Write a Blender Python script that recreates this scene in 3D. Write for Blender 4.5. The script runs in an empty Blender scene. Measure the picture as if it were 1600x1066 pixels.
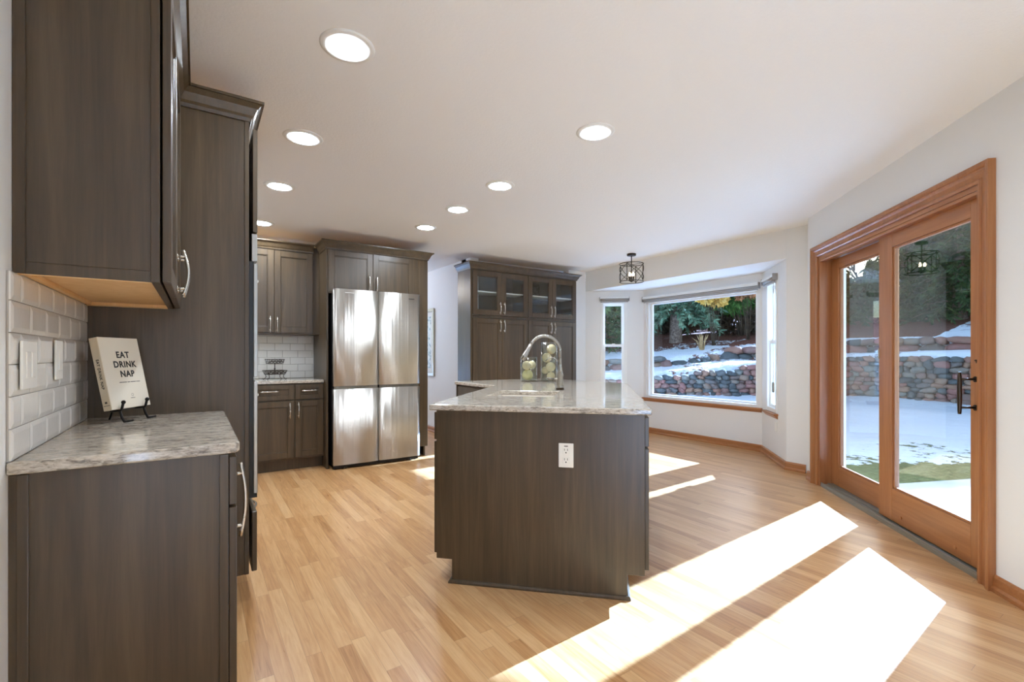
import bpy, math, random
from mathutils import Vector, Matrix
random.seed(7)
C = bpy.context.scene.collection
PI = math.pi
sin, cos = math.sin, math.cos
R2 = math.sqrt(2)

def srgb(r, g, b):
    f = lambda c: (c/255/12.92) if c/255 <= .04045 else ((c/255+.055)/1.055)**2.4
    return (f(r), f(g), f(b), 1)

# ------------------------------------------------------------------ camera, sky, sun, exposure
EYE = 1.156
YAW = math.radians(33.83)
cam_d = bpy.data.cameras.new('camera')
cam_d.sensor_width = 36
cam_d.lens = 728/1600*36
cam_d.shift_x = 4/1600
cam_d.shift_y = 22.5/1600
cam_d.clip_start = .02
cam = bpy.data.objects.new('camera', cam_d)
cam.location = (0, 0, EYE)
cam.rotation_euler = (PI/2, 0, -YAW)
C.objects.link(cam)
S = bpy.context.scene
S.camera = cam
S.view_settings.view_transform = 'Standard'
S.view_settings.look = 'None'
S.view_settings.gamma = 1
S.view_settings.use_curve_mapping = False
S.view_settings.exposure = 0.0
S.cycles.use_denoising = True
S.cycles.max_bounces = 14
S.cycles.diffuse_bounces = 7
S.cycles.glossy_bounces = 5
S.cycles.transparent_max_bounces = 24
S.cycles.sample_clamp_indirect = 6
S.cycles.caustics_reflective = False
S.cycles.caustics_refractive = False

SUN_DIR = Vector((1, .045, .488)).normalized()      # towards the sun
W = bpy.data.worlds.new('sky')
S.world = W
W.use_nodes = True
wn = W.node_tree
sky = wn.nodes.new('ShaderNodeTexSky')
sky.sky_type = 'NISHITA'
sky.sun_disc = False
sky.sun_elevation = math.radians(26)
sky.sun_rotation = math.radians(90)
sky.air_density = 1.0
sky.dust_density = 1.5
bgn = wn.nodes['Background']
bgn.inputs['Strength'].default_value = .50
wn.links.new(sky.outputs[0], bgn.inputs['Color'])

sun_d = bpy.data.lights.new('sun', 'SUN')
sun_d.energy = 47
sun_d.angle = math.radians(.6)
sun_d.color = (.54, .875, 1.5)
sun = bpy.data.objects.new('sun', sun_d)
sun.rotation_euler = SUN_DIR.to_track_quat('Z', 'Y').to_euler()
sun.location = (20, 2, 12)
C.objects.link(sun)
LAMP = 225.0          # emission of the recessed lamps

# ------------------------------------------------------------------ materials
def mat(name):
    m = bpy.data.materials.new(name)
    m.use_nodes = True
    nt = m.node_tree
    return m, nt, nt.nodes['Principled BSDF']

def nd(nt, kind, **kw):
    n = nt.nodes.new(kind)
    for k, v in kw.items():
        if k in n.inputs.keys() if hasattr(n.inputs, 'keys') else False:
            n.inputs[k].default_value = v
        else:
            setattr(n, k, v)
    return n

def math_n(nt, op, a, b=None):
    n = nt.nodes.new('ShaderNodeMath')
    n.operation = op
    for i, v in enumerate((a, b)):
        if v is None: continue
        if isinstance(v, (int, float)): n.inputs[i].default_value = v
        else: nt.links.new(v, n.inputs[i])
    return n.outputs[0]

def ramp(nt, fac, stops):
    n = nt.nodes.new('ShaderNodeValToRGB')
    cr = n.color_ramp
    while len(cr.elements) < len(stops): cr.elements.new(.5)
    for e, (p, c) in zip(cr.elements, stops):
        e.position = p
        e.color = c
    nt.links.new(fac, n.inputs[0])
    return n.outputs[0]

def coords(nt, scale=(1, 1, 1), rot=(0, 0, 0), kind='Object'):
    tc = nt.nodes.new('ShaderNodeTexCoord')
    mp = nt.nodes.new('ShaderNodeMapping')
    mp.inputs['Scale'].default_value = scale
    mp.inputs['Rotation'].default_value = rot
    nt.links.new(tc.outputs[kind], mp.inputs[0])
    return mp.outputs[0]

def noise(nt, vec, scale, detail=4, rough=.55, dist=0):
    n = nt.nodes.new('ShaderNodeTexNoise')
    n.inputs['Scale'].default_value = scale
    n.inputs['Detail'].default_value = detail
    n.inputs['Roughness'].default_value = rough
    n.inputs['Distortion'].default_value = dist
    nt.links.new(vec, n.inputs['Vector'])
    return n.outputs['Fac']

def bump(nt, b, h, strength, dist=.002):
    n = nt.nodes.new('ShaderNodeBump')
    n.inputs['Strength'].default_value = strength
    n.inputs['Distance'].default_value = dist
    nt.links.new(h, n.inputs['Height'])
    nt.links.new(n.outputs[0], b.inputs['Normal'])

def plain(name, col, rough=.5, metal=0, bump_s=0, bump_scale=200, spec=.5):
    m, nt, b = mat(name)
    b.inputs['Base Color'].default_value = col
    b.inputs['Roughness'].default_value = rough
    b.inputs['Metallic'].default_value = metal
    b.inputs['Specular IOR Level'].default_value = spec
    v = coords(nt)
    if bump_s:
        bump(nt, b, noise(nt, v, bump_scale, 3), bump_s, .002)
    else:
        # faint unevenness so that the surface is not perfectly uniform
        f = noise(nt, v, 9, 2)
        r = math_n(nt, 'MULTIPLY_ADD', f, .08)
        r.node.inputs[2].default_value = max(.02, rough-.04)
        nt.links.new(r, b.inputs['Roughness'])
    return m

def wood(name, stops, rough=.4, grain=(28, 28, 1.3), rot=(0, 0, 0), bs=.15, spec=.5):
    m, nt, b = mat(name)
    v = coords(nt, grain, rot)
    n1 = noise(nt, v, 1.0, 6, .6, .6)
    v2 = coords(nt, tuple(g*5 for g in grain), rot)
    n2 = noise(nt, v2, 1.0, 3, .6)
    v3 = coords(nt, tuple(g*.16 for g in grain), rot)
    n3 = noise(nt, v3, 1.0, 2, .5)
    f = math_n(nt, 'ADD', math_n(nt, 'MULTIPLY', n1, .55), math_n(nt, 'MULTIPLY', n2, .2))
    f = math_n(nt, 'ADD', f, math_n(nt, 'MULTIPLY', n3, .25))
    nt.links.new(ramp(nt, f, stops), b.inputs['Base Color'])
    b.inputs['Roughness'].default_value = rough
    b.inputs['Specular IOR Level'].default_value = spec
    bump(nt, b, f, bs, .001)
    return m

STAIN = [(.3, srgb(54, 42, 29)), (.5, srgb(76, 61, 43)), (.72, srgb(98, 80, 57))]
M = {}
M['cab'] = wood('stained_maple', STAIN, .33, (22, 22, 1.1), (0, 0, 0), .12, .5)
M['cab_dark'] = plain('dark_gap', srgb(22, 19, 17), .7)
M['maple'] = wood('natural_maple', [(.3, srgb(214, 164, 104)), (.5, srgb(226, 180, 122)), (.7, srgb(233, 192, 138))], .5)
M['fir'] = wood('amber_fir', [(.3, srgb(140, 86, 46)), (.5, srgb(165, 107, 62)), (.72, srgb(184, 128, 82))], .33, (30, 30, 1.2))
M['fir_x'] = wood('amber_fir_level', [(.3, srgb(140, 86, 46)), (.5, srgb(165, 107, 62)), (.72, srgb(184, 128, 82))], .33, (1.2, 30, 30))
M['fir_y'] = wood('amber_fir_long', [(.3, srgb(140, 86, 46)), (.5, srgb(165, 107, 62)), (.72, srgb(184, 128, 82))], .33, (30, 1.2, 30))
M['wall'] = plain('wall_paint', srgb(234, 234, 233), .6, 0, .12, 130, .3)
M['ceil'] = plain('ceiling_paint', srgb(243, 243, 243), .7, 0, .8, 75, .3)
M['white'] = plain('white_paint', srgb(238, 238, 235), .35)
M['vinyl'] = plain('white_vinyl', srgb(240, 241, 239), .3)
M['plate'] = plain('white_plastic', srgb(240, 238, 232), .3)
M['slot'] = plain('slot_dark', srgb(60, 56, 52), .5)
M['nickel'] = plain('brushed_nickel', (.62, .58, .52, 1), .26, 1)
M['faucet'] = plain('faucet_nickel', (.36, .33, .285, 1), .28, 1)
M['bronze'] = plain('oil_bronze', srgb(70, 58, 46), .35, .8)
M['iron'] = plain('black_iron', srgb(30, 27, 26), .4, .6)
M['wire'] = plain('dark_wire', srgb(58, 44, 34), .4, .6)
M['fixture'] = plain('fixture_bronze', srgb(64, 58, 52), .4, .7)
M['black'] = plain('black_plastic', srgb(22, 21, 21), .45)
M['book'] = plain('book_cloth', srgb(226, 216, 198), .75, 0, .1, 900)
M['spine'] = plain('book_spine', srgb(214, 198, 170), .75, 0, .1, 900)
M['pages'] = plain('book_pages', srgb(236, 230, 216), .8)
M['ink'] = plain('black_ink', srgb(30, 27, 25), .6)
M['shade'] = plain('shade_fabric', srgb(158, 152, 146), .7, 0, .1, 600)
M['sink'] = plain('white_sink', srgb(233, 226, 216), .25)
M['track'] = plain('track_metal', srgb(150, 146, 132), .4, .5)
M['concrete'] = plain('patio_concrete', srgb(196, 192, 186), .8, 0, .3, 40)
M['ball'] = plain('woven_ball', srgb(240, 222, 184), .8, 0, .8, 120)
M['ball_green'] = plain('moss_ball', srgb(226, 214, 156), .8, 0, .8, 120)
M['frame'] = plain('silver_frame', srgb(190, 184, 172), .3, .6)
M['mat_board'] = plain('mat_board', srgb(232, 232, 230), .8)
M['steel_dark'] = plain('appliance_side', srgb(44, 42, 41), .4, .3)

ANISO = .25
def stainless(name, wave):
    m, nt, b = mat(name)
    b.inputs['Base Color'].default_value = (.66, .63, .58, 1)
    b.inputs['Metallic'].default_value = 1
    b.inputs['Roughness'].default_value = .46
    b.inputs['Anisotropic'].default_value = .93
    b.inputs['Anisotropic Rotation'].default_value = ANISO
    tg = nt.nodes.new('ShaderNodeTangent'); tg.direction_type = 'RADIAL'; tg.axis = 'Z'
    nt.links.new(tg.outputs[0], b.inputs['Tangent'])
    v = coords(nt, (9, 9, .10))
    w = noise(nt, v, 1.6, 3, .55)
    bump(nt, b, math_n(nt, 'MULTIPLY', w, wave), 1.0, 1.0)
    return m
M['oven_steel'] = plain('oven_steel', (.42, .40, .37, 1), .36, 1)
M['steel'] = stainless('stainless_steel', .0055)

def emitter(name, col, s):
    m, nt, b = mat(name)
    b.inputs['Base Color'].default_value = (.9, .9, .9, 1)
    b.inputs['Emission Color'].default_value = col
    b.inputs['Emission Strength'].default_value = s
    return m
M['lamp'] = emitter('lamp_lens', (.86, .975, 1.10, 1), LAMP)
M['bulb'] = emitter('bulb_glow', (1, .83, .6, 1), 22)

def thin_glass(name, tint=(1, 1, 1, 1), refl=1.0):
    m = bpy.data.materials.new(name)
    m.use_nodes = True
    nt = m.node_tree
    nt.nodes.remove(nt.nodes['Principled BSDF'])
    # Schlick reflectance, the same on entering and leaving the pane
    ge = nt.nodes.new('ShaderNodeNewGeometry')
    dt = nt.nodes.new('ShaderNodeVectorMath'); dt.operation = 'DOT_PRODUCT'
    nt.links.new(ge.outputs['Normal'], dt.inputs[0]); nt.links.new(ge.outputs['Incoming'], dt.inputs[1])
    c_ = math_n(nt, 'SUBTRACT', 1.0, math_n(nt, 'ABSOLUTE', dt.outputs['Value']))
    fac = math_n(nt, 'MULTIPLY', math_n(nt, 'POWER', c_, 5.0), .96)
    fac = math_n(nt, 'MULTIPLY', math_n(nt, 'ADD', fac, .04), refl)
    tr = nt.nodes.new('ShaderNodeBsdfTransparent')
    tr.inputs[0].default_value = tint
    gl = nt.nodes.new('ShaderNodeBsdfGlossy')
    gl.inputs['Roughness'].default_value = .01
    mx = nt.nodes.new('ShaderNodeMixShader')
    nt.links.new(fac, mx.inputs[0])
    nt.links.new(tr.outputs[0], mx.inputs[1])
    nt.links.new(gl.outputs[0], mx.inputs[2])
    nt.links.new(mx.outputs[0], nt.nodes['Material Output'].inputs[0])
    return m
M['glass'] = thin_glass('window_glass', (.97, .985, .98, 1), .9)
M['door_glass'] = thin_glass('door_glass', (.93, .955, .94, 1), 1.7)
M['cab_glass'] = thin_glass('cabinet_glass', (.93, .96, .96, 1), 1.3)
M['vase'] = thin_glass('vase_glass', (.962, .988, .958, 1), 2.2)

def floor_mat():
    m, nt, b = mat('oak_strip_floor')
    tc = nt.nodes.new('ShaderNodeTexCoord')
    sp = nt.nodes.new('ShaderNodeSeparateXYZ')
    nt.links.new(tc.outputs['Object'], sp.inputs[0])
    BW, BL = .0575, .85
    xr = math_n(nt, 'DIVIDE', sp.outputs[0], BW)
    row = math_n(nt, 'FLOOR', xr)
    fx = math_n(nt, 'FRACT', xr)
    w1 = nt.nodes.new('ShaderNodeTexWhiteNoise')
    w1.noise_dimensions = '1D'
    nt.links.new(row, w1.inputs['W'])
    yo = math_n(nt, 'ADD', math_n(nt, 'DIVIDE', sp.outputs[1], BL), math_n(nt, 'MULTIPLY', w1.outputs['Value'], 7.3))
    col = math_n(nt, 'FLOOR', yo)
    fy = math_n(nt, 'FRACT', yo)
    cb = nt.nodes.new('ShaderNodeCombineXYZ')
    nt.links.new(row, cb.inputs[0]); nt.links.new(col, cb.inputs[1])
    w2 = nt.nodes.new('ShaderNodeTexWhiteNoise')
    w2.noise_dimensions = '2D'
    nt.links.new(cb.outputs[0], w2.inputs['Vector'])
    # grain, shifted per plank
    off = nt.nodes.new('ShaderNodeVectorMath'); off.operation = 'SCALE'
    nt.links.new(w2.outputs['Color'], off.inputs[0]); off.inputs['Scale'].default_value = 37
    ad = nt.nodes.new('ShaderNodeVectorMath'); ad.operation = 'ADD'
    nt.links.new(tc.outputs['Object'], ad.inputs[0]); nt.links.new(off.outputs[0], ad.inputs[1])
    mp = nt.nodes.new('ShaderNodeMapping'); mp.inputs['Scale'].default_value = (30, 2.0, 1)
    nt.links.new(ad.outputs[0], mp.inputs[0])
    g1 = noise(nt, mp.outputs[0], 1.0, 5, .62, 2.2)
    mp2 = nt.nodes.new('ShaderNodeMapping'); mp2.inputs['Scale'].default_value = (160, 6, 1)
    nt.links.new(ad.outputs[0], mp2.inputs[0])
    g2 = noise(nt, mp2.outputs[0], 1.0, 3, .6)
    f = math_n(nt, 'ADD', math_n(nt, 'MULTIPLY', w2.outputs['Value'], .30), math_n(nt, 'MULTIPLY', g1, .70))
    f = math_n(nt, 'ADD', f, math_n(nt, 'MULTIPLY', g2, .14))
    c = ramp(nt, f, FLOOR_STOPS)
    gx = math_n(nt, 'LESS_THAN', fx, .025)
    gy = math_n(nt, 'LESS_THAN', fy, .0025)
    gap = math_n(nt, 'MAXIMUM', gx, gy)
    mx = nt.nodes.new('ShaderNodeMix'); mx.data_type = 'RGBA'
    nt.links.new(math_n(nt, 'MULTIPLY', gap, .45), mx.inputs[0])
    nt.links.new(c, mx.inputs[6]); mx.inputs[7].default_value = srgb(110, 78, 48)
    nt.links.new(mx.outputs[2], b.inputs['Base Color'])
    b.inputs['Roughness'].default_value = .3
    r = math_n(nt, 'MULTIPLY_ADD', g1, .12); r.node.inputs[2].default_value = .24
    nt.links.new(r, b.inputs['Roughness'])
    bump(nt, b, math_n(nt, 'SUBTRACT', math_n(nt, 'MULTIPLY', g1, .25), gap), .12, .001)
    return m
FLOOR_STOPS = [(.20, srgb(134, 88, 50)), (.40, srgb(176, 127, 80)), (.56, srgb(193, 146, 97)), (.80, srgb(210, 168, 120))]
M['floor'] = floor_mat()

def granite():
    m, nt, b = mat('streaked_quartz')
    v = coords(nt, (8, 38, 38))
    n1 = noise(nt, v, 1.5, 7, .7, 1.2)
    v2 = coords(nt, (34, 90, 90))
    n2 = noise(nt, v2, 1.6, 5, .65, .8)
    f = math_n(nt, 'ADD', math_n(nt, 'MULTIPLY', n1, .55), math_n(nt, 'MULTIPLY', n2, .45))
    c = ramp(nt, f, [(.36, srgb(86, 81, 76)), (.43, srgb(140, 130, 118)), (.50, srgb(184, 173, 158)), (.57, srgb(204, 194, 180)), (.68, srgb(222, 214, 203))])
    nt.links.new(c, b.inputs['Base Color'])
    b.inputs['Roughness'].default_value = .09
    return m
M['granite'] = granite()

def tile_mat():
    m, nt, b = mat('white_tile')
    b.inputs['Base Color'].default_value = srgb(232, 229, 224)
    b.inputs['Roughness'].default_value = .14
    bump(nt, b, noise(nt, coords(nt), 22, 2), .12, .004)
    return m
M['tile'] = tile_mat()
M['grout'] = plain('grey_grout', srgb(176, 170, 162), .8)

def varied(name, stops, scale, rough=.8, bs=.0, bscale=30, translucent=0):
    m, nt, b = mat(name)
    v = coords(nt)
    nt.links.new(ramp(nt, noise(nt, v, scale, 4, .6), stops), b.inputs['Base Color'])
    b.inputs['Roughness'].default_value = rough
    b.inputs['Specular IOR Level'].default_value = .2
    if bs: bump(nt, b, noise(nt, v, bscale, 4), bs, .03)
    return m
M['bark'] = varied('tree_bark', [(.35, srgb(92, 76, 66)), (.65, srgb(150, 130, 116))], 14, .9, .8, 30)
M['spruce'] = varied('spruce_needles', [(.3, srgb(62, 88, 70)), (.5, srgb(96, 126, 100)), (.7, srgb(150, 174, 142))], 2.2)
M['hedge'] = varied('juniper_leaves', [(.3, srgb(36, 52, 34)), (.5, srgb(62, 82, 48)), (.7, srgb(92, 112, 64))], 2.5)
M['green'] = varied('bright_evergreen', [(.3, srgb(50, 84, 40)), (.5, srgb(84, 128, 62)), (.7, srgb(130, 170, 92))], 2.5)
M['brush'] = varied('brown_brush', [(.3, srgb(52, 42, 36)), (.5, srgb(84, 70, 56)), (.7, srgb(116, 100, 80))], 3)
M['yellow'] = varied('autumn_leaves', [(.3, srgb(186, 140, 62)), (.5, srgb(226, 186, 96)), (.7, srgb(244, 220, 150))], 3)
M['russet'] = varied('russet_leaves', [(.3, srgb(150, 96, 66)), (.5, srgb(196, 140, 96)), (.7, srgb(226, 184, 140))], 3)
M['straw'] = varied('dry_grass', [(.3, srgb(150, 116, 78)), (.7, srgb(206, 176, 130))], 8)

def stone_mat():
    m, nt, b = mat('fieldstone')
    at = nt.nodes.new('ShaderNodeAttribute'); at.attribute_name = 'tone'
    n = noise(nt, coords(nt), 7, 5, .65)
    f = math_n(nt, 'ADD', math_n(nt, 'MULTIPLY', at.outputs['Fac'], .8), math_n(nt, 'MULTIPLY', n, .25))
    c = ramp(nt, f, [(.1, srgb(66, 68, 68)), (.3, srgb(96, 98, 96)), (.45, srgb(122, 100, 90)), (.6, srgb(146, 100, 92)), (.75, srgb(148, 114, 92)), (.9, srgb(120, 118, 110))])
    nt.links.new(c, b.inputs['Base Color'])
    b.inputs['Roughness'].default_value = .85
    bump(nt, b, noise(nt, coords(nt), 16, 5), .6, .03)
    return m
M['stone'] = stone_mat()

def ground_mat():
    m, nt, b = mat('snowy_ground')
    at = nt.nodes.new('ShaderNodeVertexColor'); at.layer_name = 'cover'
    sp = nt.nodes.new('ShaderNodeSeparateColor')
    nt.links.new(at.outputs['Color'], sp.inputs[0])
    v = coords(nt)
    fine = noise(nt, v, 7, 5, .7)
    big = noise(nt, v, 1.1, 4, .6)
    soil = ramp(nt, noise(nt, v, 18, 4, .7), [(.35, srgb(84, 52, 44)), (.55, srgb(128, 84, 70)), (.7, srgb(160, 120, 100))])
    grass = ramp(nt, noise(nt, v, 26, 4, .7), [(.35, srgb(70, 80, 46)), (.55, srgb(104, 116, 70)), (.72, srgb(142, 144, 100))])
    n = math_n(nt, 'ADD', math_n(nt, 'MULTIPLY', fine, .55), math_n(nt, 'MULTIPLY', big, .45))
    def mix(fac, a, bb):
        x = nt.nodes.new('ShaderNodeMix'); x.data_type = 'RGBA'
        nt.links.new(fac, x.inputs[0])
        for s, i in ((a, 6), (bb, 7)):
            if isinstance(s, tuple): x.inputs[i].default_value = s
            else: nt.links.new(s, x.inputs[i])
        return x.outputs[2]
    def mask(amount):
        # bare where amount outweighs the noise
        d = math_n(nt, 'SUBTRACT', amount, n)
        return ramp(nt, math_n(nt, 'MULTIPLY_ADD', d, 9.0), [(.42, (0, 0, 0, 1)), (.62, (1, 1, 1, 1))])
    c = mix(mask(sp.outputs[1]), srgb(240, 243, 248), soil)
    c = mix(mask(sp.outputs[0]), c, grass)
    nt.links.new(c, b.inputs['Base Color'])
    b.inputs['Roughness'].default_value = .8
    b.inputs['Specular IOR Level'].default_value = .15
    bump(nt, b, math_n(nt, 'ADD', noise(nt, v, 3, 4), math_n(nt, 'MULTIPLY', fine, .5)), .5, .12)
    return m
M['ground'] = ground_mat()

def art_mat():
    m, nt, b = mat('abstract_print')
    v = coords(nt, (1, 1, .8))
    vo = nt.nodes.new('ShaderNodeTexVoronoi'); vo.inputs['Scale'].default_value = 26
    nt.links.new(v, vo.inputs['Vector'])
    f = math_n(nt, 'ADD', math_n(nt, 'MULTIPLY', vo.outputs['Distance'], .8), math_n(nt, 'MULTIPLY', noise(nt, v, 9, 4), .5))
    c = ramp(nt, f, [(.3, srgb(58, 74, 88)), (.45, srgb(120, 150, 168)), (.6, srgb(196, 212, 220)), (.8, srgb(226, 232, 234))])
    nt.links.new(c, b.inputs['Base Color'])
    b.inputs['Roughness'].default_value = .3
    return m
M['art'] = art_mat()

# ------------------------------------------------------------------ mesh builder
class MB:
    def __init__(s):
        s.v = []; s.f = []; s.sm = []; s.mi = []
        s.cur = 0
    def face(s, idx, smooth=False):
        s.f.append(tuple(idx)); s.sm.append(smooth); s.mi.append(s.cur)
    def box(s, x0, x1, y0, y1, z0, z1):
        if x0 > x1: x0, x1 = x1, x0
        if y0 > y1: y0, y1 = y1, y0
        if z0 > z1: z0, z1 = z1, z0
        b = len(s.v)
        s.v += [(x, y, z) for z in (z0, z1) for y in (y0, y1) for x in (x0, x1)]
        for q in ((0, 2, 3, 1), (4, 5, 7, 6), (0, 1, 5, 4), (2, 6, 7, 3), (0, 4, 6, 2), (1, 3, 7, 5)):
            s.face([b+i for i in q])
        return s
    def prism(s, poly, z0, z1, smooth=False):
        # poly counter-clockwise in xy
        n = len(poly); b = len(s.v)
        s.v += [(x, y, z0) for x, y in poly] + [(x, y, z1) for x, y in poly]
        s.face([b+i for i in reversed(range(n))]); s.face([b+n+i for i in range(n)])
        for i in range(n):
            j = (i+1) % n
            s.face([b+i, b+j, b+n+j, b+n+i], smooth)
        return s
    def extrude(s, poly, axis, a0, a1, smooth=False):
        # poly in the plane across axis: 'x' -> (y,z), 'y' -> (x,z)
        n = len(poly); b = len(s.v)
        P = (lambda p, a: (a, p[0], p[1])) if axis == 'x' else (lambda p, a: (p[0], a, p[1]))
        s.v += [P(p, a0) for p in poly] + [P(p, a1) for p in poly]
        s.face([b+i for i in range(n)]); s.face([b+n+i for i in reversed(range(n))])
        for i in range(n):
            j = (i+1) % n
            s.face([b+j, b+i, b+n+i, b+n+j], smooth)
        return s
    def tube(s, pts, r, seg=10, closed=False, caps=True):
        pts = [Vector(p) for p in pts]
        n = len(pts)
        rr = r if isinstance(r, (list, tuple)) else [r]*n
        b = len(s.v)
        up = None
        for i, p in enumerate(pts):
            if closed: t = pts[(i+1) % n]-pts[i-1]
            else: t = pts[min(i+1, n-1)]-pts[max(i-1, 0)]
            t.normalize()
            if up is None:
                up = Vector((0, 0, 1)) if abs(t.z) < .9 else Vector((1, 0, 0))
            a = t.cross(up)
            if a.length < 1e-6: a = t.cross(Vector((.3, .9, .2)))
            a.normalize()
            c = a.cross(t).normalized(); up = c
            for k in range(seg):
                th = 2*PI*k/seg
                s.v.append(tuple(p+a*cos(th)*rr[i]+c*sin(th)*rr[i]))
        m = n if closed else n-1
        for i in range(m):
            j = (i+1) % n
            for k in range(seg):
                l = (k+1) % seg
                s.face([b+i*seg+k, b+i*seg+l, b+j*seg+l, b+j*seg+k], True)
        if caps and not closed:
            s.face([b+k for k in range(seg)][::-1]); s.face([b+(n-1)*seg+k for k in range(seg)])
        return s
    def lathe(s, prof, seg=32, c=(0, 0, 0), smooth=True):
        # prof: (r, z) from bottom to top, outside; closed with fans where r == 0
        b = len(s.v); n = len(prof)
        for r, z in prof:
            for k in range(seg):
                th = 2*PI*k/seg
                s.v.append((c[0]+r*cos(th), c[1]+r*sin(th), c[2]+z))
        for i in range(n-1):
            for k in range(seg):
                l = (k+1) % seg
                s.face([b+i*seg+k, b+i*seg+l, b+(i+1)*seg+l, b+(i+1)*seg+k], smooth)
        return s
    def disc(s, r, z, seg=32, c=(0, 0), up=True):
        b = len(s.v)
        s.v += [(c[0]+r*cos(2*PI*k/seg), c[1]+r*sin(2*PI*k/seg), z) for k in range(seg)]
        s.face([b+k for k in range(seg)] if up else [b+k for k in reversed(range(seg))])
        return s
    def sphere(s, c, r, seg=16, rings=10, sc=(1, 1, 1)):
        b = len(s.v)
        s.v.append((c[0], c[1], c[2]-r*sc[2]))
        for i in range(1, rings):
            a = -PI/2+PI*i/rings
            for k in range(seg):
                th = 2*PI*k/seg
                s.v.append((c[0]+r*sc[0]*cos(a)*cos(th), c[1]+r*sc[1]*cos(a)*sin(th), c[2]+r*sc[2]*sin(a)))
        s.v.append((c[0], c[1], c[2]+r*sc[2]))
        e = len(s.v)-1
        for k in range(seg):
            l = (k+1) % seg
            s.face([b, b+1+l, b+1+k], True)
            for i in range(rings-2):
                p = b+1+i*seg
                s.face([p+k, p+l, p+seg+l, p+seg+k], True)
            p = b+1+(rings-2)*seg
            s.face([p+k, p+l, e], True)
        return s
    def sweep(s, path, prof, mapf=None, closed=False):
        # path: 2D points; prof: (offset to the right of travel, height), both mapped through mapf(x, y, h)
        mapf = mapf or (lambda x, y, h: (x, y, h))
        n = len(path); m = len(prof); b = len(s.v)
        P = [Vector(p) for p in path]
        for i in range(n):
            d0 = (P[i]-P[i-1]).normalized() if (i > 0 or closed) else None
            d1 = (P[(i+1) % n]-P[i]).normalized() if (i < n-1 or closed) else None
            if d0 is None: d0 = d1
            if d1 is None: d1 = d0
            n0 = Vector((d0.y, -d0.x)); n1 = Vector((d1.y, -d1.x))
            mt = (n0+n1)
            mt = mt/ max(.2, (1+n0.dot(n1)))
            for o, h in prof:
                q = P[i]+mt*o
                s.v.append(mapf(q.x, q.y, h))
        for i in range(n if closed else n-1):
            j = (i+1) % n
            for k in range(m):
                l = (k+1) % m
                s.face([b+i*m+k, b+i*m+l, b+j*m+l, b+j*m+k])
        if not closed:
            s.face([b+k for k in range(m)][::-1]); s.face([b+(n-1)*m+k for k in range(m)])
        return s
    def build(s, name, material, parent=None, bevel=0, seg=1, fix=True):
        me = bpy.data.meshes.new(name)
        me.from_pydata(s.v, [], s.f)
        mats = material if isinstance(material, (list, tuple)) else [material]
        for m in mats: me.materials.append(M[m] if isinstance(m, str) else m)
        me.polygons.foreach_set('use_smooth', s.sm)
        me.polygons.foreach_set('material_index', s.mi)
        if fix:
            import bmesh
            bm = bmesh.new(); bm.from_mesh(me)
            bmesh.ops.recalc_face_normals(bm, faces=bm.faces)
            bm.to_mesh(me); bm.free()
        me.update()
        o = bpy.data.objects.new(name, me)
        C.objects.link(o)
        if parent: o.parent = parent
        if bevel:
            md = o.modifiers.new('bevel', 'BEVEL')
            md.width = bevel; md.segments = seg; md.limit_method = 'ANGLE'; md.angle_limit = math.radians(40)
        return o

def thing(name, label, cat, loc=(0, 0, 0), rz=0, group=None):
    o = bpy.data.objects.new(name, None)
    o.empty_display_size = .1
    C.objects.link(o)
    o.location = loc; o.rotation_euler = (0, 0, rz)
    o['label'] = label; o['category'] = cat
    if group: o['group'] = group
    return o
def tag(o, label, cat, group=None, kind=None):
    if label: o['label'] = label
    if cat: o['category'] = cat
    if group: o['group'] = group
    if kind: o['kind'] = kind
    return o
def struct(o, label=None):
    o['kind'] = 'structure'
    if label: o['label'] = label
    return o
def structE(name, loc, rz, label=None):
    o = bpy.data.objects.new(name, None)
    C.objects.link(o); o.location = loc; o.rotation_euler = (0, 0, rz)
    return struct(o, label)
def kids(o): return [c for c in bpy.data.objects if c.parent == o]
def copy_tree(o, parent=None):
    c = o.copy(); C.objects.link(c)
    if parent: c.parent = parent
    for ch in kids(o): copy_tree(ch, c)
    return c

# ------------------------------------------------------------------ room shell
H = 2.435
def wall(name, p0, p1, openings=(), z0=0, z1=H, t=.12, material='wall'):
    """interior on the left of p0 -> p1; openings (s0, s1, z0, z1) along it"""
    d = Vector(p1)-Vector(p0); L = d.length
    a = math.atan2(d.y, d.x)
    m = MB()
    ss = sorted({0, L, *[o[0] for o in openings], *[o[1] for o in openings]})
    for s0, s1 in zip(ss, ss[1:]):
        mid = (s0+s1)/2
        cuts = sorted((o[2], o[3]) for o in openings if o[0] < mid < o[1])
        z = z0
        for c0, c1 in cuts:
            if c0 > z: m.box(s0, s1, -t, 0, z, c0)
            z = c1
        if z < z1: m.box(s0, s1, -t, 0, z, z1)
    o = m.build(name, material)
    o.location = (p0[0], p0[1], 0); o.rotation_euler = (0, 0, a)
    return struct(o)

XL = -.37
SL0, SL1 = (2.4, -.28), (4.74, 2.06)       # the diagonal wall with the sliding door
BR, BL = (4.96, 2.36), (4.96, 5.30)        # mouth of the bay
WR, WL = (5.62, 2.95), (5.62, 4.73)        # picture window wall
DL = (Vector(SL1)-Vector(SL0)).length
BLEN = (Vector(WR)-Vector(BR)).length
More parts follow.
